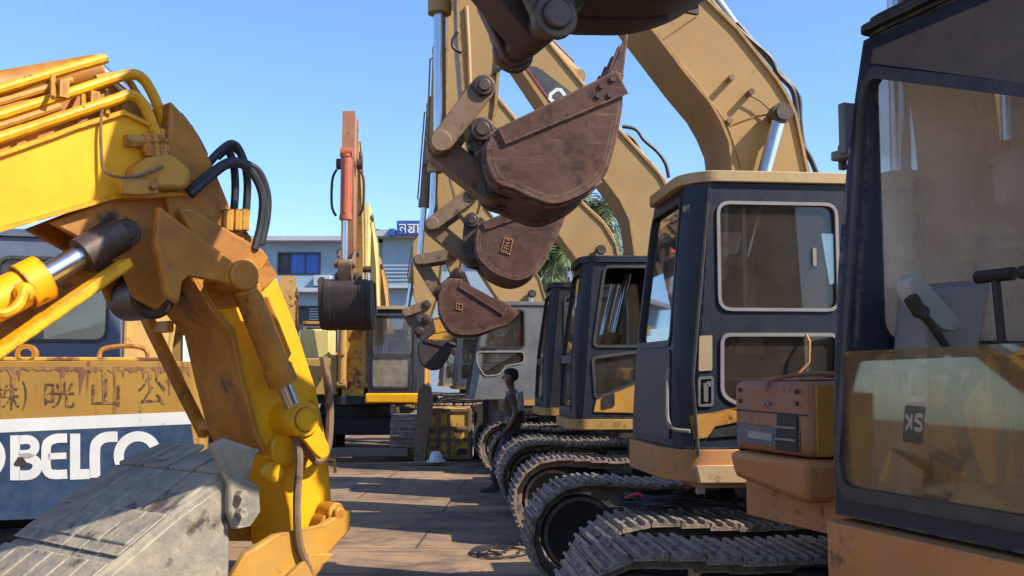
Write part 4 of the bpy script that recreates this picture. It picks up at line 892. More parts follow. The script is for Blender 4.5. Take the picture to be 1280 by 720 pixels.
# pipes along the top of the boom
pipes = [[(-150, 158), (0, 112), (66, 92), (132, 73)], [(-150, 186), (0, 145), (80, 119), (140, 99), (164, 93), (178, 98), (190, 116), (200, 140), (207, 168)], [(-150, 214), (0, 173), (80, 146), (140, 126), (160, 119), (174, 124), (186, 144), (196, 172), (203, 186)]]
offs = [-.02, -.12, -.22]; ends = []
for pts, y in zip(pipes, offs):
    t = MB(); P_ = [LP(a, b_, y) for a, b_ in pts]
    t.tube([P_[0]] + curve_pts(P_[1:], 6), .026, 10); t.build('boom_pipe', M['yellow'], bm_)
for pts, y in (([(-150, 170), (0, 128), (60, 110), (90, 100)], -.07), ([(-150, 200), (0, 158), (75, 133)], -.17), ([(120, 98), (150, 94), (166, 108), (178, 140), (188, 172)], -.04)):
    t = MB(); t.tube(curve_pts([LP(a, b_, y) for a, b_ in pts], 5), .018, 8); t.build('boom_pipe', M['yellow_grime_shade'], bm_)
for px, py in ((66, 108), (104, 122), (134, 130)):
    t = MB(); a = LP(px, py - 16, -.02); b_ = LP(px, py + 14, -.24); t.tube([a, b_], .012, 6); c = LP(px, py + 20, -.1); t.box((a[0] - .02, -.17, a[2] - .14), (a[0] + .02, -.04, a[2] - .06)); t.build('pipe_clamp', M['yellow_grime_shade'], bm_)
# arm cylinder lying on top of the boom
p0 = LP(-170, 142, .05); p1 = LP(122, 88, .05); q = MB(); q.tube([p0, p1], .078, 18); acy = q.build('arm_cylinder', M['yellow_grime_shade'], l1)
q = MB(); q.tube([p1, LP(214, 166, .05)], .045, 14); q.build('cylinder_rod', M['chrome'], acy)
q = MB(); q.prism(TL([(-150, 250), (0, 200), (97, 165), (153, 150), (205, 172), (196, 150), (170, 112), (120, 100), (0, 132), (-150, 170)], .05), .02, .07); q.build('shaded_boom_backing', M['yellow_grime_shade'], bm_, bevel=.006)  # added dark sheet behind the pipes, paints the shadowed boom body
# valve block and fittings
vb = [LP(*a) for a in ((160, 236, -.30), (170, 206, -.30), (186, 196, -.30), (216, 192, -.30), (240, 214, -.30), (236, 236, -.30))]
q = MB(); poly = [(p[0], p[2]) for p in vb]; q.prism(poly, -.32, -.12); vbo = q.build('valve_block', M['orangey'], bm_, bevel=.03)
q = MB(); q.prism(TL([(150, 224), (196, 223), (199, 243), (152, 243)], -.33), -.335, -.31); a = LP(190, 233, -.33); q.cyl((a[0], -.36, a[2]), (a[0], -.32, a[2]), .018, 6); q.build('valve_bracket', M['orangey'], vbo, bevel=.004)
for px in (187, 196, 205):
    t = MB(); t.tube([LP(px - 4, 168, -.24), LP(px, 196, -.26)], .020, 8); t.tube([LP(px - 2, 182, -.25), LP(px - 1, 190, -.25)], .030, 6); t.tube([LP(px - 3, 174, -.25), LP(px - 2.4, 178, -.25)], .028, 6); t.build('pipe_fitting', M['yellow_grime_shade'], vbo)
q = MB(); q.tube([LP(156, 176, -.23), LP(190, 178, -.24)], .03, 6); q.build('pipe_clamp', M['orangey'], vbo)
q = MB(); q.tube(curve_pts([LP(128, 128, -.22), LP(126, 160, -.235), LP(127, 195, -.24), LP(130, 212, -.25), (LP(145, 221, -.30)), LP(176, 219, -.33), LP(204, 208, -.335)], 6), .0075, 6); q.build('thin_pipe', M['link'], bm_)
# black hoses from the valve block to the arm
for k, pts in enumerate(([(238, 244), (258, 226), (282, 207), (302, 206), (318, 220), (328, 246), (326, 280), (318, 312)], [(236, 240), (256, 222), (284, 203), (306, 204), (324, 216), (334, 244), (333, 275), (326, 306)],
                         [(250, 218), (268, 196), (284, 182), (294, 181), (302, 194), (304, 206)], [(272, 196), (284, 188), (292, 206), (294, 236), (292, 268), (291, 284)], [(290, 182), (303, 196), (309, 225), (308, 260), (306, 284)])):
    y = -.30 + .05 * k
    hose(l1, 0, [LP(a, b_, y) for a, b_ in pts], .021)
q = MB()
for px in (286, 297, 306): q.tube([LP(px, 262, -.24), LP(px - 1, 288, -.24)], .026, 8)
q.build('hose_fitting', M['orangey'], arm)
hose(arm, 0, [LP(222, 145, .1), LP(232, 158, .1), LP(244, 176, .1), LP(254, 196, .1)], .03)
# hoses down the arm
hose(arm, 0, [LP(404, 446, -.24), LP(411, 490, -.26), (LP(412, 530, -.27)), LP(408, 565, -.27), LP(396, 576, -.28), LP(384, 562, -.29), LP(374, 544, -.30)], .022, 'link')
hose(arm, 0, [LP(372, 545, -.33), LP(374, 580, -.36), LP(371, 630, -.38), LP(374, 680, -.38), LP(388, 715, -.38), LP(404, 760, -.36)], .022, 'link')
q = MB(); q.tube([LP(389, 500, -.22), LP(390, 556, -.22), LP(378, 590, -.22)], .008, 6); q.tube([LP(408, 574, -.22), LP(418, 575, -.24), LP(419, 591, -.24)], .009, 6); q.build('thin_pipe', M['yellow_grime_shade'], arm)
# muddy bucket curled under the arm
BROT = R(8); MB1 = (ML[0], ML[1], R(53)); BW = .80
p_ = at(286, 602, 4.3); by0 = -math.sin(R(53)) * (p_.x - ML[0]) + math.cos(R(53)) * (p_.y - ML[1])
def TB(pts, y): return trs(MB1, pts, y)
side = TB([(286, 600), (288, 640), (288, 690), (284, 800), (90, 860), (40, 850), (88, 760), (147, 709), (219, 648)], by0)
q = MB(); q.prism(side, by0, by0 + .04); q.prism(side, by0 + BW - .04, by0 + BW)
sh = [side[0], side[8], side[7], side[6], side[5]]
q.ribbon(curve_pts([Vector(p) for p in sh], 5), .05, fl, by0 + .002, by0 + BW - .002); gb = q.build('bucket', M['bucketgrey'], l1, BROT, bevel=.015)
d_ = (Vector(side[0]) - Vector(side[8])).normalized(); nn = Vector((-d_.y, d_.x)); 
if nn.y < 0: nn = -nn
for i in range(4):
    y = by0 + .02 + i * (BW - .21) / 3
    t = MB(); a = Vector(side[8]) + d_ * -.22 + nn * .016; b_ = Vector(side[0]) + d_ * -.02 + nn * .022; c = b_ + d_ * .25 - nn * .01
    def P4(p, w0, w1, h0, h1): return [(p.x - nn.x * h0, y + w0, p.y - nn.y * h0), (p.x + nn.x * h1, y + w0, p.y + nn.y * h1), (p.x + nn.x * h1, y + w1, p.y + nn.y * h1), (p.x - nn.x * h0, y + w1, p.y - nn.y * h0)]
    def loft(A_, B_): t.hexa([A_[0], A_[1], A_[2], A_[3], B_[0], B_[1], B_[2], B_[3]])
    loft(P4(a, 0, .18, .02, .010), P4(b_, 0, .18, .03, .02)); loft(P4(b_ + d_ * .003, .01, .17, .04, .03), P4(c, .03, .15, .012, .008))
    t.build('bucket_tooth', M['bucketgrey'], gb, bevel=.010)
# wear plates over the back of the bucket
mid = [Vector(p) for p in (side[8], side[7], side[6])]
for i in range(6):
    y = by0 + .0 + i * BW / 6
    for j in range(2):
        t = MB(); a, b_ = mid[j], mid[j + 1]; e_ = (b_ - a).normalized(); n2 = Vector((-e_.y, e_.x)); n2 = n2 if n2.y > 0 else -n2
        a2 = a + e_ * .02 + n2 * .03; b2 = b_ - e_ * .02 + n2 * .03; h = .007
        t.hexa([(a2.x, y + .004, a2.y), (a2.x + n2.x * h, y + .004, a2.y + n2.y * h), (a2.x + n2.x * h, y + BW / 6 - .004, a2.y + n2.y * h), (a2.x, y + BW / 6 - .004, a2.y),
                (b2.x, y + .004, b2.y), (b2.x + n2.x * h, y + .004, b2.y + n2.y * h), (b2.x + n2.x * h, y + BW / 6 - .004, b2.y + n2.y * h), (b2.x, y + BW / 6 - .004, b2.y)])
        t.build('wear_plate', M['bucketgrey'], gb, bevel=.006)
sc_ = TB([(262, 556), (280, 548), (316, 560), (318, 566), (308, 600), (322, 606), (324, 640), (312, 658), (292, 662), (284, 640), (284, 606)], by0 - .03)
q = MB(); q.prism(sc_, by0 - .045, by0 - .005); sco = q.build('side_cutter', M['bucketgrey'], gb, bevel=.012)
for px, py in ((298, 618), (298, 640)): a = tr(MB1, px, py, by0 - .045); q = MB(); q.cyl((a[0], by0 - .085, a[1]), (a[0], by0 - .04, a[1]), .022, 6); q.build('cutter_bolt', M['bucketgrey'], sco)

# ---- L2: machine seen from behind, counterweight with lettering
MK = (-4.06, 9.36, R(105))
l2 = empty('excavator', 'excavator seen from behind with white lettering on the blue band of its counterweight', 'excavator', (MK[0], MK[1], 0), MK[2], 'excavators on the left side')
undercarriage(l2, 0, 2.1, grousers=1)
q = MB(); q.slab(rpoly([(1.3, 1.28), (1.3, -1.28), (-1.6, -1.28), (-1.6, 1.28)], .08), 1.04, 1.22); q.build('deck', M['under'], l2, bevel=.02)
XR = -2.4
def tk(px, py):
    cx, cy, yaw = MK; c, s = math.cos(yaw), math.sin(yaw); d = ray(px, py)
    a = c * d.x + s * d.y; b = -c * cx - s * cy; t = (XR - b) / a
    X, Y, Z = d.x * t, d.y * t, HCAM + d.z * t
    return (-s * (X - cx) + c * (Y - cy), Z)
fk_ = lambda px, py, d: (lambda p: (XR - d, p[0], p[1]))(tk(px, py))
q = MB(); q.slab(rpoly([(XR, 1.25), (XR, -1.25), (-1.6, -1.25), (-1.6, 1.25)], .12, 5), .78, 1.815); cw = q.build('counterweight', M['weight'], l2, bevel=.03)
q = MB(); q.panel([(-120, 529.5), (236, 514.5), (239, 530), (-120, 546)], [], fk_, .001, .004); q.build('white_stripe', M['white'], cw, smooth=0)
q = MB(); q.panel([(-120, 546.5), (239, 530.5), (255, 640), (-120, 655)], [], fk_, .001, .004); band = q.build('blue_band', M['blueband'], cw, smooth=0)
q = MB()
def kr(pts, w): q.ribbon([(x, y - .042 * x) for x, y in pts], w, fk_, .004, .008)
def krc(pts, w): q.ribbon([(x, y - .042 * x) for x, y in pts], w, fk_, .004, .008, True)
krc([(-23 + 23.5 * math.cos(2 * PI * k / 40), 571 + 23.5 * math.sin(2 * PI * k / 40)) for k in range(40)], 13)
kr([(19, 601), (19, 545)], 12); kr(curve_pts([(24, 551), (36, 551), (43, 556), (43, 564), (36, 569), (24, 569)], 4), 11); kr(curve_pts([(24, 574), (37, 574), (46, 580), (46, 589), (38, 595), (24, 595)], 4), 12)
kr(curve_pts([(84, 551), (70, 551), (61, 555), (58, 562), (58, 586), (62, 594), (70, 596), (84, 596)], 4), 11.5); kr([(60, 573), (83, 573)], 8)
kr([(94, 546), (94, 597), (112, 597)], 12.5)
kr(curve_pts([(147, 552), (133, 552), (124, 556), (119, 566), (119, 602)], 5), 13)
krc([(172 + 23.5 * math.cos(2 * PI * k / 40), 576 + 23.5 * math.sin(2 * PI * k / 40)) for k in range(40)], 12.5)
q.build('maker_lettering', M['white'], band, smooth=0)
q = MB()
for cx_, cy_, r_ in ((26, 577, 7.),):
    q.panel([(cx_ + r_ * (1 + .35 * math.sin(3 * a)) * math.cos(a), cy_ + r_ * (1.1 + .3 * math.cos(2 * a)) * math.sin(a)) for a in [2 * PI * k / 18 for k in range(18)]], [], fk_, .0085, .010)
q.build('rust_spot', M['pin'], band, smooth=0)
def glyph(ch, x0, x1, y0, y1, parent, mat, name='painted_character', fn=None, dep=.0035):
    fn = fn or fk_
    cu = bpy.data.curves.new('glyph', 'FONT'); cu.body = ch; cu.resolution_u = 3
    o = bpy.data.objects.new('glyph', cu); COL.objects.link(o); bpy.context.view_layer.update()
    me = bpy.data.meshes.new_from_object(o.evaluated_get(bpy.context.evaluated_depsgraph_get()))
    bpy.data.objects.remove(o); bpy.data.curves.remove(cu)
    xs = [v.co.x for v in me.vertices]; ys = [v.co.y for v in me.vertices]
    a, b_, c, d = min(xs), max(xs), min(ys), max(ys)
    for v in me.vertices:
        u = (v.co.x - a) / (b_ - a); w = (v.co.y - c) / (d - c)
        v.co = fn(x0 + (x1 - x0) * u, y1 + (y0 - y1) * w, dep)
    me.name = name; me.materials.append(mat); ob = bpy.data.objects.new(name, me); COL.objects.link(ob); ob.parent = parent
for ch, x0, x1, y0, y1 in (('株', -8, 25, 478, 512), (')', 28, 34, 476, 512), ('晄', 56, 94, 477, 510), ('山', 115, 150, 473, 508), ('公', 173, 208, 472, 506)):
    glyph(ch, x0, x1, y0, y1, cw, M['ink'])
q = MB(); rnd = random.Random(12); top = []; bot = []; n_ = 150
for k in range(n_ + 1):
    y = 1.12 - 2.24 * k / n_; d_ = .016 + .02 * rnd.random()
    if rnd.random() < .42: d_ += rnd.random() ** 2.2 * .30 * (.35 + .65 * abs(math.sin(k * .21)))
    top.append((y, 1.776)); bot.append((y + .004 * rnd.uniform(-1, 1), 1.776 - d_))
q.panel(top + bot[::-1], [], lambda y, z, d: (XR - .002 - d, y, z), 0, .0015); q.build('rust_runs', M['rustrun'], cw, smooth=0)
# top of the counterweight: rail, lifting eye, handle
q = MB(); q.box((-2.34, -1.0, 1.817), (-2.1, 1.0, 1.845)); q.build('cover_plate', M['rustyel'], cw, bevel=.006)
q = MB(); a = tk(152, 436); q.tube(curve_pts([(XR + .15, a[0] + .17, 1.84), (XR + .15, a[0] + .15, 1.90), (XR + .15, a[0] + .05, 1.925), (XR + .15, a[0] - .08, 1.925), (XR + .15, a[0] - .15, 1.90), (XR + .15, a[0] - .17, 1.84)], 5), .017, 8); q.build('lifting_handle', M['yellow_grime_shade'], cw)
q = MB(); a = tk(30, 439); q.ribbon([(a[0] + .055 * math.cos(2 * PI * k / 18), 1.865 + .055 * math.sin(2 * PI * k / 18)) for k in range(18)], .03, lambda y, z, d: (XR + d, y, z), .06, .16, True); q.build('lifting_eye', M['yellow_grime_shade'], cw)
q = MB(); q.box((-1.58, -1.2, 1.22), (-.75, 1.2, 1.76)); q.build('engine_hood', M['tan2'], l2, bevel=.04)
make_cab(l2, 0, dict(z0=1.26, z1=2.93, y0=-.42, y1=.72, yc=.6, xb=-.45, fb=(1.45, 1.41, 1.33), ft=(1.27, 1.29, 1.20), mat=M['cabblue'], roof=M['cabblue'],
    side_holes=[dict(poly=rpoly(rect(.30, 2.0, 1.13, 2.74), .08), glass='glass')], front_holes=[dict(poly=rpoly([(.07, .10), (.94, .10), (.94, .95), (.07, .95)], .05), glass='glass')],
    right_holes=[dict(poly=rpoly(rect(-.25, 1.72, 1.1, 2.78), .09), glass='glassdust', seal='sealdark')],
    rear_holes=[dict(poly=rpoly([(-.30, 2.02), (.60, 2.02), (.60, 2.74), (-.30, 2.74)], .10), glass='glassdust', seal='sealdark')]))
q = MB(); q.slab(rpoly([(.6, -1.26), (.6, -.62), (-.6, -.62), (-.6, -1.26)], .06), 1.225, 1.75); q.build('fuel_tank', M['tan2'], l2, bevel=.04)
FL2 = dict(mat=M['tan2'], bw=.5, aw=.38, yc=-.52, lower=[(.30, 1.3), (.8, 2.0), (1.5, 2.4), (2.4, 2.35), (3.2, 2.2)], upper=[(-.05, 1.3), (.3, 2.3), (1.3, 2.8), (2.3, 2.75), (3.3, 2.55)], tip=(3.2, 2.38),
    arm_l=[(3.5, 2.7), (3.7, 1.9), (3.7, 1.1), (3.66, .8)], arm_r=[(3.1, 2.6), (3.25, 1.9), (3.45, 1.2), (3.55, .8)], link1=(3.6, 1.2), rodpin=(3.95, 1.1), link2=(3.8, .62), bpin=(3.62, .82), bctop=(3.75, 2.4), bcf=.55,
    bucket=[(3.5, .75), (2.75, .25), (2.8, .08), (3.1, .02), (3.5, .06), (3.8, .3), (3.8, .6)], buw=1.0, ear=[(3.55, .9), (3.7, .9), (3.9, .6), (3.75, .3), (3.5, .5)], teeth=4)
front_end(l2, 0, FL2)

# ================================================================== middle distance
# ---- X1: machine facing the camera with its arm folded upright
MX = (-3.22, 21.5, R(-88.5))
x1 = empty('excavator', 'yellow excavator facing the aisle head-on, arm upright with an orange-red cylinder', 'excavator', (MX[0], MX[1], 0), MX[2])
undercarriage(x1, 0, 2.2, half=2.1, grousers=1)
deck(x1, 0, {'deck': M['under'], 'body': M['orangey']}, front=1.2)
cx1, _, _ = make_cab(x1, 0, dict(z0=1.30, z1=2.98, y0=.30, y1=1.32, yc=1.22, xb=-.45, fb=(1.42, 1.42, 1.36), ft=(1.30, 1.30, 1.24), mat=M['cabblack'], roof=M['roof'],
    side_holes=[dict(poly=rpoly(rect(.30, 1.9, 1.13, 2.80), .08), glass='glass')],
    front_holes=[dict(poly=rpoly([(.10, .46), (.93, .46), (.93, .93), (.10, .93)], .06), glass='glass', seal='sealdark'), dict(poly=rpoly([(.10, .07), (.93, .07), (.93, .43), (.10, .43)], .06), glass='glassveil', seal='sealdark')],
    right_holes=[dict(poly=rpoly(rect(-.2, 1.65, 1.1, 2.8), .08), glass='glass')], rear_holes=[dict(poly=rpoly(rect(.40, 1.6, 1.22, 2.88), .08), glass='glass')]))
seat(cx1, .45, .82, 1.40, M['panelpale']); levers(cx1, 1.0, .8, 1.35)
q = MB(); q.box((1.25, .26, 1.10), (1.52, 1.36, 1.295)); q.build('front_skirt', M['yellow'], x1, bevel=.03)
q = MB(); q.prism([(1.15, 1.22), (1.15, 2.6), (.9, 2.75), (-.1, 2.3), (-.1, 1.22)], -.26, .20); q.build('boom_foot', M['rustyel'], x1, bevel=.02)
q = MB(); q.box((-.1, -1.28, 1.25), (1.22, -.34, 2.0)); q.build('fuel_tank', M['tan2'], x1, bevel=.03)
q = MB(); q.box((-.6, -1.28, 2.0), (.3, -.65, 2.62)); q.build('tool_cabinet', M['paleyel'], x1, bevel=.03)
FX = dict(mat=M['tan2'], amat=M['boxbrown'], bw=.26, aw=.20,
    lower=[(1.15, 2.4), (1.3, 4.0), (1.6, 5.2), (2.0, 5.9)], upper=[(.75, 2.4), (.9, 4.4), (1.2, 5.6), (1.85, 6.3)], tip=(1.85, 6.0),
    arm_l=[(2.5, 6.75), (2.58, 5.4), (2.45, 4.2), (2.35, 3.5)], arm_r=[(2.0, 6.7), (2.0, 5.4), (2.1, 4.2), (2.2, 3.5)], link1=(2.35, 4.0), rodpin=(2.75, 3.75), link2=(2.55, 3.3), bpin=(2.3, 3.55), bctop=(2.72, 5.85), bcf=.60, bcr=.11, cmat=M['redpaint'],
    bucket=[(2.15, 3.45), (1.75, 2.85), (1.9, 2.62), (2.3, 2.55), (2.65, 2.7), (2.8, 3.1), (2.75, 3.4)], buw=.98, bmat=M['bucketdark'], ear=[(2.2, 3.6), (2.45, 3.6), (2.7, 3.4), (2.6, 3.1), (2.3, 3.3)], teeth=5, tdir=(-.5, -.6), boomcyl=((1.25, 1.5), (1.2, 3.8), .55))
bx_, ax_, bkx = front_end(x1, 0, FX)
for s in (1, -1): hose(ax_, 0, [(2.5, s * .22, 5.6), (2.5, s * .30, 5.4), (2.52, s * .30, 4.9), (2.5, s * .22, 4.7)], .025)
for s in (1, -1): q = MB(); q.cyl((2.3, s * .14, 5.75), (2.3, s * .25, 5.75), .11, 12); q.build('arm_boss', M['pin'], ax_)

# ---- machines behind X1, booms sticking up
for (mx, my, yw, lab, hh) in ((-4.15, 30.5, -92, 'pale yellow excavator behind the head-on one, only its upright boom showing', 6.0), (-4.5, 36.2, -95, 'small distant excavator with short boom tip before the balcony of the building', 5.2), (-5.3, 24.0, -80, 'distant yellow excavator partly hidden behind the bright yellow arm', 3.3)):
    e = empty('excavator', lab, 'excavator', (mx, my, 0), R(yw), 'distant excavators at the end of the yard')
    undercarriage(e, 0, 2.0, half=1.8, grousers=1); deck(e, 0, {'deck': M['under'], 'body': M['orangey']})
    make_cab(e, 0, dict(z0=1.26, z1=2.8, y0=.32, y1=1.28, yc=1.13, xb=-.45, fb=(1.45, 1.41, 1.33), ft=(1.27, 1.29, 1.20), mat=M['cabgrey'], roof=M['tan2'],
        side_holes=[dict(poly=rpoly(rect(.30, 1.9, 1.13, 2.7), .08), glass='glass')], front_holes=[dict(poly=rpoly([(.07, .10), (.94, .10), (.94, .95), (.07, .95)], .05), glass='glass')], right_holes=[dict(poly=rpoly(rect(-.2, 1.65, 1.1, 2.7), .08), glass='glass')]))
    front_end(e, 0, dict(mat=M['paleyel'] if hh > 5.5 else M['tan2'], bw=.36, aw=.3, lower=[(.45, 1.3), (.8, hh * .5), (1.3, hh * .8), (2.1, hh)], upper=[(-.05, 1.3), (.3, hh * .55), (.9, hh * .92), (2.0, hh + .3)], tip=(2.0, hh + .1),
        arm_l=[(2.4, hh + .5), (2.55, hh * .75), (2.45, hh * .4)], arm_r=[(1.95, hh + .4), (2.1, hh * .75), (2.3, hh * .4)], link1=(2.4, hh * .5), rodpin=(2.75, hh * .45), link2=(2.6, hh * .34), bpin=(2.38, hh * .41), bctop=(2.6, hh * .85),
        bucket=[(2.2, hh * .4), (1.7, hh * .25), (1.8, hh * .2), (2.2, hh * .15), (2.6, hh * .2), (2.7, hh * .32)], buw=.9, ear=[(2.3, hh * .42), (2.5, hh * .42), (2.7, hh * .35), (2.5, hh * .28)], teeth=4))

# ---- rusty yellow steel box with a crawler chain across its top
def on_ground(px, py):
    d = ray(px, py); t = -HCAM / d.z; return Vector((d.x * t, d.y * t, 0))
BY = 19.6; a = at(530, 573, BY); b_ = at(588, 510, BY)
bx0, bx1, bz = a.x, b_.x, b_.z + .0
cr = empty('steel_box', 'rusty yellow steel box on the ground with riveted ribs, under a rusty chain', 'steel box', ((bx0 + bx1) / 2, BY + .3, 0))
w_ = (bx1 - bx0) / 2
q = MB(); q.box((-w_, -.3, .02), (w_, .5, bz)); body_ = q.build('box_body', M['rustyel'], cr, bevel=.012)
q = MB()
for x in (-w_ + .02, -w_ * .42, w_ * .05, w_ * .98): q.box((x - .035, -.335, .03), (x + .035, -.302, bz - .01))
for z in (.06, bz * .40, bz * .62, bz - .05): q.box((-w_, -.328, z - .03), (w_, -.3025, z + .03))
q.build('box_ribs', M['link'], body_, bevel=.006)
q = MB(); q.box((w_ * .45, -.322, .12), (w_ * .85, -.303, .24)); q.build('box_slot', M['black'], body_)
def chain_thing(P_, label, name='crawler_chain', pitch=.14, r=.03):
    t = MB(); pts = curve_pts(P_, 10); acc = 0.; last = pts[0]
    for p in pts[1:]:
        seg = (p - last); acc += seg.length
        if acc >= pitch:
            d = seg.normalized(); u = Vector((0, 0, 1)); s_ = d.cross(u).normalized(); acc = 0
            for sgn in (-1, 1): t.tube([p + s_ * sgn * .06 - d * .07, p + s_ * sgn * .06 + d * .07], r, 6)
            t.tube([p - s_ * .09, p + s_ * .09], r * 1.15, 6)
        last = p
    return tag(t.build(name, M['track']), label, 'chain')
chain_thing([Vector((bx0 - .05, BY + .15, bz + .05)), Vector((bx0 + .3, BY + .12, bz + .06)), Vector((bx1, BY + .15, bz + .06)), Vector((bx1 + .35, BY + .1, bz + .10)), Vector((bx1 + .65, BY - .1, bz + .12))], 'rusty crawler chain lying over the yellow steel box')
# frame of dark panels right of the box
a = at(592, 572, 19.9); b_ = at(612, 505, 19.9)
q = MB(); q.box((a.x, 19.9, .0), (b_.x + .25, 20.6, b_.z)); q.box((a.x - .06, 19.82, 0), (a.x - .02, 19.88, b_.z + .02)); q.box((a.x + .02, 19.86, .4), (b_.x + .2, 19.898, .44)); 
tag(q.build('dark_cabinet', M['under'], bevel=.015), 'dark steel cabinet standing right of the rusty yellow box', 'cabinet')
q = MB(); P0 = at(603, 506, 18.6); 
vs = []
for i in range(9):
    for j in range(7):
        x = P0.x + i * .10; z = (.25 + .95 * j / 6) + .03 * math.sin(i * 1.7 + j); y = 18.7 + .12 * math.sin(i * 1.3) + .25 * (1 - j / 6)
        vs.append(Vector((x, y, z)))
b0 = len(q.v); q.v += vs + [v + Vector((0, .03, 0)) for v in vs]
for i in range(8):
    for j in range(6):
        k = i * 7 + j; q.addf((k, k + 7, k + 8, k + 1)); k2 = k + 63; q.addf((k2, k2 + 1, k2 + 8, k2 + 7))
for j in range(6):
    q.addf((j, j + 1, j + 64, j + 63)); k = 56 + j; q.addf((k, k + 63, k + 64, k + 1))
for i in range(8):
    k = i * 7; q.addf((k, k + 63, k + 70, k + 7)); k = i * 7 + 6; q.addf((k, k + 7, k + 70, k + 63))
tag(q.build('tarpaulin', M['tarp'], smooth=60), 'grey tarpaulin hanging behind the person, right of the dark cabinet', 'tarpaulin')
# leaning rusty plate between the head-on machine and the box
a = on_ground(524, 580)
q = MB(); Y = a.y
A_ = [at(517, 578, Y), at(531, 577, Y), at(540, 505, Y + .2), at(538, 484, Y + .25), at(528, 479, Y + .25), at(522, 492, Y + .2)]
q.v += A_ + [p + Vector((.02, .07, 0)) for p in A_]; n_ = len(A_)
q.addf(range(n_)); q.addf(reversed(range(n_, 2 * n_)))
for i in range(n_): j = (i + 1) % n_; q.addf((i, j, n_ + j, n_ + i))
tag(q.build('steel_plate', M['link'], bevel=.008), 'tall rusty steel plate standing upright left of the yellow box', 'plate')
# pale beam on the ground beyond, under the head-on machine
q = MB(); q.box((-4.4, 19.4, .1), (-2.0, 19.6, .26)); tag(q.build('steel_beam', M['plank'], bevel=.01), 'grey-brown beam lying across the ground before the head-on excavator', 'beam')
# helmet on a plank
hp = on_ground(545, 581)
q = MB(); q.box((hp.x - .62, hp.y - .12, .004), (hp.x + .28, hp.y + .14, .05)); tag(q.build('plank', M['plank'], bevel=.006), 'short grey-brown plank on the ground under the white helmet', 'plank')
hm = empty('safety_helmet', 'white safety helmet lying on a plank in the aisle', 'helmet', (hp.x, hp.y, .052))
q = MB(); b0 = 0; prof = [(.0, .205), (.05, .20), (.09, .18), (.125, .13), (.14, .07), (.142, .035)]
for r_, z in prof:
    for k in range(20): th = 2 * PI * k / 20; q.v.append(Vector((r_ * math.cos(th) * .92, r_ * math.sin(th) * 1.1, z)))
for i in range(len(prof) - 1):
    for k in range(20): k2 = (k + 1) % 20; q.addf((i * 20 + k, i * 20 + k2, (i + 1) * 20 + k2, (i + 1) * 20 + k))
q.addf(range(100, 120)); q.build('helmet_shell', M['helmet'], hm)
q = MB(); q.slab([(.185 * math.cos(2 * PI * k / 20), (.20 + .06 * (math.sin(2 * PI * k / 20) < -.5)) * math.sin(2 * PI * k / 20)) for k in range(20)], .004, .034); q.build('helmet_brim', M['helmet'], hm, bevel=.008)
q = MB(); q.tube([(-.02, -.155, .045), (-.02, -.13, .12), (-.02, -.09, .172), (-.02, 0, .20), (-.02, .12, .155)], .012, 6); q.build('helmet_ridge', M['helmet'], hm)

# ---- cables
def cable_bundle(c, n, spread, r, seed, label, name='cable_bundle', flat=.12, extra=None):
    rnd = random.Random(seed); t = MB()
    for i in range(n):
        pts = []; a0 = rnd.uniform(0, 6.28); rr = rnd.uniform(.35, 1.)
        for k in range(7):
            a = a0 + k * rnd.uniform(.7, 1.1)
            pts.append(Vector((c[0] + math.cos(a) * spread[0] * rr * rnd.uniform(.7, 1.1), c[1] + math.sin(a) * spread[1] * rr, c[2] + r + rnd.uniform(0, 1) * flat * (1.1 - rr * .6))))
        t.tube(curve_pts(pts, 6), r, 5)
    return t
t = cable_bundle((1.02, 6.33, .90), 26, (.42, .22), .0075, 3, ''); cb = empty('cable_bundle', 'tangled heap of thin black cables lying on the crawler track below the dark cab', 'cables', (1.02, 6.33, .905))
ob = t.build('cable', M['wire'], cb); ob.matrix_parent_inverse = Matrix.Translation((-1.02, -6.33, -.905))
q = MB(); q.box((.12, -.06, .05), (.18, -.02, .13)); q.build('connector', M['white'], cb, bevel=.01)
q = MB(); q.tube(curve_pts([(.05, -.1, .12), (.12, -.12, .15), (.2, -.1, .14)], 5), .012, 6); q.tube(curve_pts([(-.32, -.08, .06), (-.25, -.12, .09), (-.2, -.1, .06)], 5), .012, 6); q.build('red_connector', M['decalred'], cb)
g_ = on_ground(622, 692); t = cable_bundle((g_.x, g_.y, .004), 5, (.30, .35), .010, 8, '', flat=.03)
tag(t.build('ground_cable', M['wire']), 'thin dark cables lying loose on the concrete in the aisle', 'cables')

# ================================================================== person leaning on the track
PY = 14.75
pp_ = empty('person', 'person in dark clothes leaning against a crawler track, white cloth on the shoulder', 'person', (at(640, 605, PY).x, PY, 0))
ox = at(640, 605, PY).x
def body_mesh(name, joints, edges, mat, parent, sub=2, root=0):
    me = bpy.data.meshes.new(name); me.from_pydata([j[0] for j in joints], edges, []); me.materials.append(mat)
    o = bpy.data.objects.new(name, me); COL.objects.link(o); o.parent = parent
    sk_ = o.modifiers.new('skin', 'SKIN'); sk_.use_smooth_shade = True
    for i, j in enumerate(joints):
        sv = me.skin_vertices[0].data[i]; r_ = j[1]; sv.radius = r_ if isinstance(r_, tuple) else (r_, r_); sv.use_root = (i == root)
    ss = o.modifiers.new('sub', 'SUBSURF'); ss.levels = sub; ss.render_levels = sub
    return o
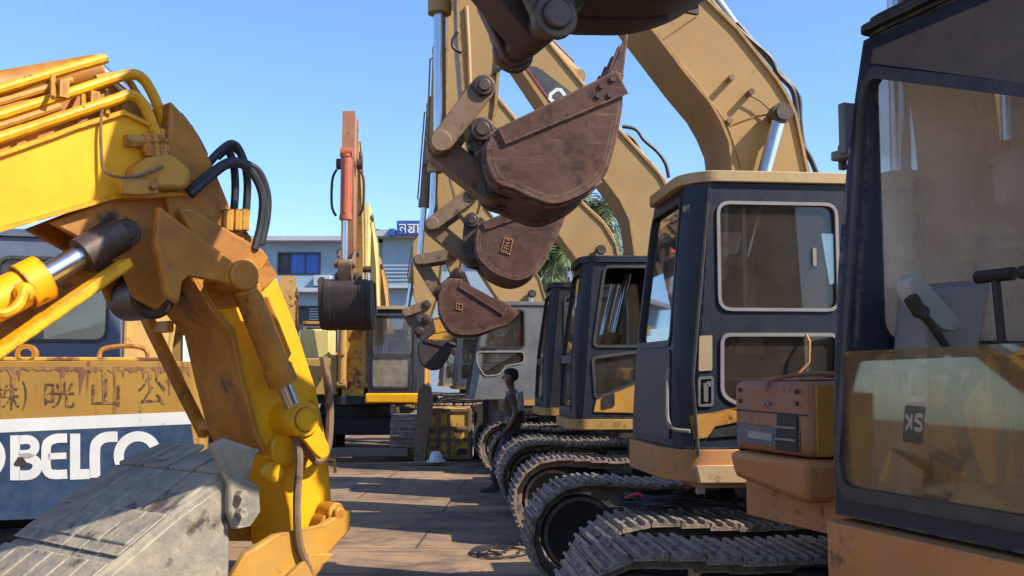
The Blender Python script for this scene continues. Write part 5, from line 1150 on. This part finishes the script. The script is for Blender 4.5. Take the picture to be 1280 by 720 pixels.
# facing -x; hips rest against the track behind (+x)
J = [((.02, 0, .92), (.125, .15)), ((.03, 0, 1.08), (.115, .14)), ((.02, 0, 1.26), (.12, .165)), ((.01, 0, 1.39), (.09, .14)), ((-.005, 0, 1.47), .058), ((-.02, 0, 1.53), .055),
     ((-.038, 0, 1.585), (.094, .082)), ((-.035, 0, 1.665), (.104, .088)), ((-.03, 0, 1.735), (.068, .062)),
     ((.0, -.19, 1.38), .062), ((.06, -.24, 1.13), .048), ((-.05, -.22, .92), .038), ((-.11, -.20, .86), (.036, .022)),
     ((.0, .19, 1.38), .062), ((.07, .24, 1.13), .048), ((-.06, .20, .93), .038), ((-.12, .18, .87), (.036, .022)),
     ((-.02, -.10, .86), .095), ((-.18, -.12, .50), .068), ((-.27, -.12, .11), .045), ((-.38, -.12, .045), (.045, .04)),
     ((-.0, .10, .86), .095), ((-.14, .14, .48), .068), ((-.20, .15, .11), .045), ((-.31, .15, .045), (.045, .04))]
E_ = [(0, 1), (1, 2), (2, 3), (3, 4), (4, 5), (5, 6), (6, 7), (7, 8), (3, 9), (9, 10), (10, 11), (11, 12), (3, 13), (13, 14), (14, 15), (15, 16), (0, 17), (17, 18), (18, 19), (19, 20), (0, 21), (21, 22), (22, 23), (23, 24)]
pb = body_mesh('body', J, E_, M['skin'], pp_)
# fingers
q = MB()
for (hx_, hy_, hz_) in ((-.13, -.20, .845), (-.14, .18, .855)):
    for k, (dy, ln) in enumerate(((-.028, .075), (-.010, .085), (.009, .08), (.026, .065))):
        q.tube([(hx_, hy_ + dy, hz_), (hx_ - ln * .5, hy_ + dy, hz_ - .02), (hx_ - ln * .8, hy_ + dy, hz_ - .055)], [.010, .009, .007], 6)
    q.tube([(hx_ + .02, hy_ - .035, hz_), (hx_ - .02, hy_ - .05, hz_ - .03)], [.011, .009], 6)
q.build('fingers', M['skin'], pp_)
# face details
q = MB(); q.tube([(-.120, 0, 1.675), (-.142, 0, 1.635), (-.120, 0, 1.625)], [.010, .016, .010], 8); 
for s in (1, -1): q.ball((-.03, s * .082, 1.645), .028, 8, 6, (.8, .35, 1.1))
q.build('nose_and_ears', M['skin'], pp_)
q = MB()
for s in (1, -1): q.ball((-.112, s * .032, 1.668), .010, 8, 6)
q.build('eye', M['hair'], pp_)
q = MB(); q.box((-.126, -.024, 1.585), (-.110, .024, 1.593)); q.build('mouth', M['bucket'], pp_)
hr = MB()
rnd = random.Random(4)
hr.ball((-.012, 0, 1.722), .108, 14, 8, (1.02, .88, .60)); hr.ball((.024, 0, 1.675), .095, 12, 8, (.82, .92, .9)); hr.build('hair', M['hair'], pp_)
JS = [((.02, 0, .93), (.142, .168)), ((.03, 0, 1.08), (.13, .155)), ((.02, 0, 1.26), (.135, .18)), ((.01, 0, 1.395), (.10, .15)), ((.005, 0, 1.44), .075),
      ((.0, -.19, 1.385), .078), ((.04, -.225, 1.22), .068), ((.0, .19, 1.385), .078), ((.04, .225, 1.22), .068)]
body_mesh('shirt', JS, [(0, 1), (1, 2), (2, 3), (3, 4), (3, 5), (5, 6), (3, 7), (7, 8)], M['shirt'], pp_)
JT = [((.02, 0, .93), (.138, .165)), ((-.02, -.10, .86), .112), ((-.18, -.12, .50), .088), ((-.27, -.12, .14), .066), ((.0, .10, .86), .112), ((-.14, .14, .48), .088), ((-.20, .15, .14), .066)]
body_mesh('trousers', JT, [(0, 1), (1, 2), (2, 3), (0, 4), (4, 5), (5, 6)], M['trouser'], pp_)
q = MB()
for (fx, fy) in ((-.34, -.12), (-.27, .15)): q.hexa([(fx - .13, fy - .045, .0), (fx + .12, fy - .04, .0), (fx + .12, fy + .04, .0), (fx - .13, fy + .045, .0), (fx - .11, fy - .035, .06), (fx + .11, fy - .035, .10), (fx + .11, fy + .035, .10), (fx - .11, fy + .035, .06)])
q.build('shoes', M['shirt'], pp_, bevel=.02)
q = MB(); VV = []; rnd = random.Random(6)
for i in range(9):
    for j in range(8):
        a = -2.05 + .21 * i; z = 1.452 - .038 * j - .012 * abs(i - 4) + .006 * rnd.uniform(-1, 1)
        VV.append(Vector((.02 + (.128 + .010 * math.sin(i * 1.9 + j * .8) + .012 * j / 7) * math.cos(a + .75), -.02 + (.215 + .010 * math.sin(i * 2.3)) * math.sin(a + .35), z)))
n0 = len(VV); q.v += VV + [Vector((.02 + (v.x - .02) * 1.07, -.02 + (v.y + .02) * 1.05, v.z + .003)) for v in VV]
def F_(i, j): return i * 8 + j
for i in range(8):
    for j in range(7):
        k = [F_(i, j), F_(i + 1, j), F_(i + 1, j + 1), F_(i, j + 1)]; q.addf(k); q.addf([n0 + t for t in reversed(k)])
for j in range(7):
    for i in (0, 8): q.addf((F_(i, j), F_(i, j + 1), n0 + F_(i, j + 1), n0 + F_(i, j)))
for i in range(8):
    for j in (0, 7): q.addf((F_(i, j), F_(i + 1, j), n0 + F_(i + 1, j), n0 + F_(i, j)))
q.build('shoulder_cloth', M['vest'], pp_, smooth=60)

# ================================================================== setting
def ground_mat():
    m, nt, out = newmat('worn_concrete_yard'); L = nt.links.new
    tc = N(nt, 'ShaderNodeTexCoord')
    rot = N(nt, 'ShaderNodeMapping'); rot.inputs['Rotation'].default_value = (0, 0, R(2)); L(tc.outputs['Object'], rot.inputs[0])
    n1 = N(nt, 'ShaderNodeTexNoise', Scale=.45, Detail=8., Roughness=.6); L(rot.outputs[0], n1.inputs['Vector'])
    n2 = N(nt, 'ShaderNodeTexNoise', Scale=2.6, Detail=10., Roughness=.7); L(rot.outputs[0], n2.inputs['Vector'])
    mp = N(nt, 'ShaderNodeMapping'); mp.inputs['Scale'].default_value = (.5, 3.2, 1); L(rot.outputs[0], mp.inputs[0])
    n3 = N(nt, 'ShaderNodeTexNoise', Scale=1., Detail=6., Roughness=.6); L(mp.outputs[0], n3.inputs['Vector'])
    a = N(nt, 'ShaderNodeMapRange'); a.inputs[1].default_value = .35; a.inputs[2].default_value = .65; L(n1.outputs[0], a.inputs[0])
    m1 = N(nt, 'ShaderNodeMix', data_type='RGBA'); L(a.outputs[0], m1.inputs[0]); m1.inputs[6].default_value = (.36, .23, .125, 1); m1.inputs[7].default_value = (.25, .16, .09, 1)
    b = N(nt, 'ShaderNodeMapRange'); b.inputs[1].default_value = .42; b.inputs[2].default_value = .7; L(n2.outputs[0], b.inputs[0])
    m2 = N(nt, 'ShaderNodeMix', data_type='RGBA'); L(b.outputs[0], m2.inputs[0]); L(m1.outputs[2], m2.inputs[6]); m2.inputs[7].default_value = (.19, .135, .105, 1)
    c = N(nt, 'ShaderNodeMapRange'); c.inputs[1].default_value = .58; c.inputs[2].default_value = .72; c.inputs[4].default_value = .75; L(n3.outputs[0], c.inputs[0])
    m3 = N(nt, 'ShaderNodeMix', data_type='RGBA'); L(c.outputs[0], m3.inputs[0]); L(m2.outputs[2], m3.inputs[6]); m3.inputs[7].default_value = (.10, .072, .062, 1)
    br = N(nt, 'ShaderNodeTexBrick', Scale=1.); br.offset = .5; br.inputs['Brick Width'].default_value = 2.6; br.inputs['Row Height'].default_value = 1.25
    br.inputs['Mortar Size'].default_value = .014; br.inputs['Mortar Smooth'].default_value = .2
    br.inputs['Color1'].default_value = (1, 1, 1, 1); br.inputs['Color2'].default_value = (.80, .80, .80, 1); br.inputs['Mortar'].default_value = (.25, .22, .2, 1)
    L(rot.outputs[0], br.inputs['Vector'])
    m4 = N(nt, 'ShaderNodeMix', data_type='RGBA', blend_type='MULTIPLY'); m4.inputs[0].default_value = 1; L(m3.outputs[2], m4.inputs[6]); L(br.outputs[0], m4.inputs[7])
    n5 = N(nt, 'ShaderNodeTexNoise', Scale=1.1, Detail=12., Roughness=.75); n5.inputs['Distortion'].default_value = .6; L(rot.outputs[0], n5.inputs['Vector'])
    e = N(nt, 'ShaderNodeMapRange'); e.inputs[1].default_value = .49; e.inputs[2].default_value = .60; e.inputs[4].default_value = .72; L(n5.outputs[0], e.inputs[0])
    m5 = N(nt, 'ShaderNodeMix', data_type='RGBA'); L(e.outputs[0], m5.inputs[0]); L(m4.outputs[2], m5.inputs[6]); m5.inputs[7].default_value = (.085, .058, .045, 1)
    n6 = N(nt, 'ShaderNodeTexNoise', Scale=22., Detail=8., Roughness=.7); L(rot.outputs[0], n6.inputs['Vector'])
    f = N(nt, 'ShaderNodeMapRange'); f.inputs[1].default_value = .60; f.inputs[2].default_value = .68; f.inputs[4].default_value = .6; L(n6.outputs[0], f.inputs[0])
    m6 = N(nt, 'ShaderNodeMix', data_type='RGBA'); L(f.outputs[0], m6.inputs[0]); L(m5.outputs[2], m6.inputs[6]); m6.inputs[7].default_value = (.12, .08, .06, 1)
    p = N(nt, 'ShaderNodeBsdfPrincipled', Roughness=.85); L(m6.outputs[2], p.inputs['Base Color']); p.inputs['Specular IOR Level'].default_value = .3
    bp = N(nt, 'ShaderNodeBump', Strength=.35, Distance=.02); L(n2.outputs[0], bp.inputs['Height']); L(bp.outputs[0], p.inputs['Normal'])
    L(p.outputs[0], out.inputs[0]); return m
q = MB(); q.v += [Vector((-400, -400, 0)), Vector((400, -400, 0)), Vector((400, 800, 0)), Vector((-400, 800, 0))]; q.addf((0, 1, 2, 3))
structure(q.build('ground', ground_mat(), smooth=0))

# ---- grey-blue two-storey building
BYY = 47.0
bd = empty('building', 'long grey-blue two-storey building with blue windows and flat concrete roof slab', 'building', (at(450, 463, BYY).x, BYY, 0))
def BX(px): return at(px, 463, BYY).x - bd.location.x
def BZ(py): return at(640, py, BYY).z
wins = [(345, 398, 316, 343), (452, 462, 310, 340), (352, 402, 383, 412), (272, 320, 318, 345)]
q = MB(); holes = [rect(BX(a), BZ(d), BX(b_), BZ(c)) for a, b_, c, d in wins]
x0, x1, xm = BX(240), BX(760), BX(478)
q.panel([(x0, 0), (xm, 0), (xm, BZ(303)), (x0, BZ(303))], holes, lambda x, z, d: (x, d, z), 0, .25)
q.box((x0, .27, 0), (xm, 9, BZ(304))); q.box((xm + .003, -.4, 0), (x1, 9, BZ(299)))
q.build('wall', M['wall'], bd, bevel=.01)
q = MB(); q.box((x0 - .3, -.7, BZ(303) + .004), (BX(470), 9.2, BZ(297))); q.build('roof', M['slab'], bd, bevel=.01)
q = MB(); q.box((BX(470) + .005, -1.1, BZ(299) + .004), (x1, 9.2, BZ(292))); q.build('roof', M['slab'], bd, bevel=.01)
q = MB(); q.box((x0, -.55, BZ(366)), (xm, -.002, BZ(361))); q.build('ledge', M['slab'], bd, bevel=.01)
for i, (a, b_, c, d) in enumerate(wins):
    f = MB(); X0, X1, Z0, Z1 = BX(a), BX(b_), BZ(d), BZ(c)
    f.panel(offset(rect(X0, Z0, X1, Z1), .03), [offset(rect(X0, Z0, X1, Z1), -.05)], lambda x, z, dd: (x, dd, z), -.02, .05)
    n_ = 3 if i != 1 else 1
    for k in range(1, n_): x = X0 + (X1 - X0) * (.28 if k == 1 else .64); f.box((x - .03, .06, Z0), (x + .03, .10, Z1))
    fo_ = f.build('window', M['frame'], bd)
    g = MB(); g.box((X0, .12, Z0), (X1, .14, Z1)); g.build('pane', M['bluewin'] if i != 2 else M['frame'], fo_)
    if i == 0: g = MB(); g.box((X0 + .05, .10, Z0 + .05), (X0 + (X1 - X0) * .26, .115, Z1 - .05)); g.build('pane', M['frame'], fo_)
    if i == 2:
        g = MB()
        for k in range(9): z = Z0 + .1 + k * (Z1 - Z0) / 9; g.box((X0 + (X1 - X0) * .66, .06, z), (X1, .08, z + .05))
        g.build('shutter', M['slab'], fo_)
q = MB(); X0, X1, Z0, Z1 = BX(392), BX(413), BZ(358), BZ(345); q.box((X0, -.4, Z0), (X1, -.003, Z1)); ac_ = q.build('air_conditioner', M['slab'], bd, bevel=.02)
q = MB(); cx_ = (X0 + X1) / 2; cz_ = (Z0 + Z1) / 2; q.cyl((cx_, -.43, cz_), (cx_, -.405, cz_), .16, 20); q.build('fan_grille', M['frame'], ac_)
q = MB(); X0, X1 = BX(478), BX(525)
for k in range(5): z = BZ(335 + k * 4.5); q.box((X0, -1.0, z), (X1, -.95, z + .05))
for x in (X0, X1): q.box((x - .03, -1.02, BZ(358)), (x + .03, -.94, BZ(334)))
q.box((X0, -1.05, BZ(362)), (X1, -.402, BZ(359))); q.build('balcony_rail', M['slab'], bd)
q = MB(); rnd = random.Random(2)
for k in range(6): x = BX(455 + k * 4); q.box((x, -.2, BZ(297) + .01), (x + .5, .5, BZ(297) + .1 + rnd.random() * .3))
q.build('roof_clutter', M['frame'], bd, bevel=.02)
# sign on the roof, Bengali lettering
SY = 45.75; sg = empty('sign_board', 'blue sign board with white Bengali lettering on the building roof', 'sign', (at(487, 295, SY).x, SY, at(487, 292, SY).z))
def SXZ(px, py): p = at(px, py, SY); return (p.x - sg.location.x, p.z - sg.location.z)
q = MB(); a = SXZ(496, 294); b_ = SXZ(575, 276); q.box((a[0], -.1, a[1]), (b_[0], .1, b_[1])); bdp = q.build('sign_panel', M['signblue'], sg, bevel=.02)
q = MB(); a = SXZ(486, 295); b_ = SXZ(494, 286); q.box((a[0], -.1, a[1]), (b_[0], .3, b_[1])); q.build('sign_block', M['signblue'], sg, bevel=.02)
q = MB()
for px in (502, 540, 570): a = SXZ(px, 294); q.box((a[0] - .04, .12, -.1), (a[0] + .04, .25, a[1] + .55))
q.build('sign_post', M['frame'], sg)
fs_ = lambda px, py, d: (lambda p: (p[0], -.101 - d, p[1]))(SXZ(px, py))
q = MB()
def sr(pts, w=1.7): q.ribbon(pts, w, fs_, .001, .02)
sr(curve_pts([(511, 284.3), (514.5, 284.8), (514.2, 287), (511, 288.2), (513.2, 291), (517, 289.5)], 4)); sr([(517.5, 281.5), (517.5, 291.3)]); sr([(522.5, 281.5), (522.5, 291.3)]); sr([(508, 281.2), (526, 281.2)], 1.3)
for ch, x0, x1 in (('ন', 499, 509.5), ('শ', 527, 539)): glyph(ch, x0, x1, 280.6, 291.5, bdp, M['white'], 'sign_letter', fs_, .02)
q.build('sign_lettering', M['white'], bdp, smooth=0)
# teal roofed shed at far left
TY = 30.; t0 = at(-120, 298, TY); t1 = at(47, 283, TY)
sd = empty('shed', 'low shed with a teal corrugated front at the far left', 'shed', (t1.x, TY, 0))
q = MB(); n_ = 60; wdt = t1.x - t0.x
for k in range(n_):
    xa = -wdt + wdt * k / n_; xb_ = -wdt + wdt * (k + 1) / n_; ya = .05 * (k % 2); yb = .05 * ((k + 1) % 2)
    q.hexa([(xa, ya, t0.z), (xb_, yb, t0.z), (xb_, yb + .02, t0.z), (xa, ya + .02, t0.z), (xa, ya + .4, t1.z), (xb_, yb + .4, t1.z), (xb_, yb + .42, t1.z), (xa, ya + .42, t1.z)])
q.build('roof_sheet', M['teal'], sd, smooth=0)
q = MB(); q.box((-wdt, .5, 0), (-.1, 6, t0.z + .1)); q.build('wall', M['wall'], sd)

# ---- palms and a tree behind the row
def palm(name_label, base, zc, nf, ln, seed, droop=1.0):
    e = empty('palm_tree', name_label, 'palm tree', base, 0, 'palms behind the right-hand row'); rnd = random.Random(seed)
    t = MB(); pts = curve_pts([(0, 0, 0), (.15, .1, zc * .4), (.05, 0, zc * .75), (0, 0, zc)], 6); t.tube(pts, [.22 - .10 * i / (len(pts) - 1) + .012 * (i % 2) for i in range(len(pts))], 10); t.build('trunk', M['trunk'], e)
    c = MB()
    for f in range(nf):
        az = f * 2.399 + rnd.uniform(-.2, .2); el = rnd.uniform(-.35, 1.15); L_ = ln * rnd.uniform(.8, 1.1)
        P = []; p = Vector((0, 0, zc)); e_ = el
        for s in range(12):
            P.append(p.copy()); p = p + Vector((math.cos(az) * math.cos(e_), math.sin(az) * math.cos(e_), math.sin(e_))) * L_ / 11; e_ -= droop * (.10 + .016 * s)
        c.tube(P, [.03 - .0022 * i for i in range(12)], 4)
        for s in range(1, 12):
            for sub in range(3):
                i0 = s - 1 + sub / 3; b_ = P[s - 1].lerp(P[s], sub / 3); d = (P[s] - P[s - 1]).normalized(); sd_ = d.cross(Vector((0, 0, 1))).normalized()
                lf = ln * .26 * math.sin(PI * min(1, (i0 + 1.2) / 12.5)) ** .7 * rnd.uniform(.8, 1.1)
                for sg_ in (1, -1):
                    tip = b_ + sd_ * sg_ * lf * .75 + d * lf * .5 + Vector((0, 0, -lf * rnd.uniform(.25, .65)))
                    mid_ = b_.lerp(tip, .5) + Vector((0, 0, lf * .10)); w2 = d * .028
                    b0 = len(c.v); c.v += [b_ - w2 * .5, b_ + w2 * .5, mid_ + w2, tip, mid_ - w2]; c.addf((b0, b0 + 1, b0 + 2, b0 + 4)); c.addf((b0 + 4, b0 + 2, b0 + 3))
    c.build('crown', M['frond'], e, smooth=0)
    return e
a = at(742, 463, 31.); palm('tall coconut palm with arching fronds behind the booms, upper one of the two', (a.x, 31., 0), at(742, 276, 31.).z, 30, 2.7, 3)
a = at(702, 463, 27.); palm('lower coconut palm with drooping fronds above the black cabs', (a.x, 27., 0), at(702, 322, 27.).z, 28, 2.1, 9)
def tree(label, base, h, w, seed):
    e = empty('leafy_tree', label, 'tree', base, 0, 'trees beyond the yard'); rnd = random.Random(seed)
    t = MB(); t.tube([(0, 0, 0), (.05, 0, h * .3), (0, .05, h * .6)], [.2, .16, .08], 8)
    tips = []
    for k in range(9):
        a = k * 2.4; p = Vector((math.cos(a) * w * rnd.uniform(.3, .8), math.sin(a) * w * rnd.uniform(.3, .8), h * rnd.uniform(.55, .95))); tips.append(p); t.tube([(0, 0, h * .35), p * .55 + Vector((0, 0, h * .1)), p], [.08, .05, .02], 5)
    t.build('trunk', M['trunk'], e); c = MB()
    for p in tips + [Vector((0, 0, h))]:
        for k in range(260):
            d = Vector((rnd.gauss(0, 1), rnd.gauss(0, 1), rnd.gauss(0, .7))); d = d.normalized() * rnd.random() ** .5 * w * .42
            q_ = p + d; u = Vector((rnd.gauss(0, 1), rnd.gauss(0, 1), rnd.gauss(0, 1))).normalized() * .11; v = u.cross(Vector((rnd.gauss(0, 1), rnd.gauss(0, 1), 1))).normalized() * .07
            b0 = len(c.v); c.v += [q_ - u, q_ + v, q_ + u, q_ - v]; c.addf((b0, b0 + 1, b0 + 2, b0 + 3))
    c.build('crown', M['leaf'], e, smooth=0)
a = at(690, 463, 34.); tree('bushy green tree low behind the palms and black cabs', (a.x, 34., 0), 4.4, 2.2, 5)
a = at(760, 463, 36.); tree('rounded green tree behind the tall palm at its right', (a.x, 36., 0), 4.0, 2.0, 6)

# ================================================================== light, sky, camera
sd_dir = Vector((.67, -.30, .68)).normalized()
W = bpy.data.worlds.new('World'); SC.world = W; W.use_nodes = True
nt = W.node_tree; nt.nodes.clear()
sky = nt.nodes.new('ShaderNodeTexSky'); sky.sky_type = 'NISHITA'; sky.sun_disc = False
sky.sun_elevation = math.asin(sd_dir.z); sky.sun_rotation = math.atan2(sd_dir.x, sd_dir.y); sky.air_density = 1.0; sky.dust_density = .6; sky.ozone_density = 3.0
bg = nt.nodes.new('ShaderNodeBackground'); bg.inputs[1].default_value = .117
wo = nt.nodes.new('ShaderNodeOutputWorld'); tint = nt.nodes.new('ShaderNodeMix'); tint.data_type = 'RGBA'; tint.blend_type = 'MULTIPLY'; tint.inputs[0].default_value = 1; tint.inputs[7].default_value = (.80, .95, 1.14, 1)
nt.links.new(sky.outputs[0], tint.inputs[6]); nt.links.new(tint.outputs[2], bg.inputs[0]); nt.links.new(bg.outputs[0], wo.inputs[0])
sl = bpy.data.lights.new('sun', 'SUN'); sl.energy = 3.9; sl.angle = R(.5); sl.color = (1, .905, .77)
so = bpy.data.objects.new('sun', sl); COL.objects.link(so); so.rotation_euler = (-sd_dir).to_track_quat('-Z', 'Y').to_euler()
cam = bpy.data.cameras.new('camera'); cam.sensor_width = 36; cam.lens = 36 * FPX / 1280; cam.clip_start = .05; cam.clip_end = 3000
co = bpy.data.objects.new('camera', cam); COL.objects.link(co); co.location = (0, 0, HCAM); co.rotation_euler = (PI / 2 + TH, 0, 0)
SC.camera = co
SC.view_settings.view_transform = 'Standard'; SC.view_settings.look = 'None'; SC.view_settings.exposure = .98; SC.view_settings.gamma = 1
SC.cycles.max_bounces = 6; SC.cycles.transparent_max_bounces = 16
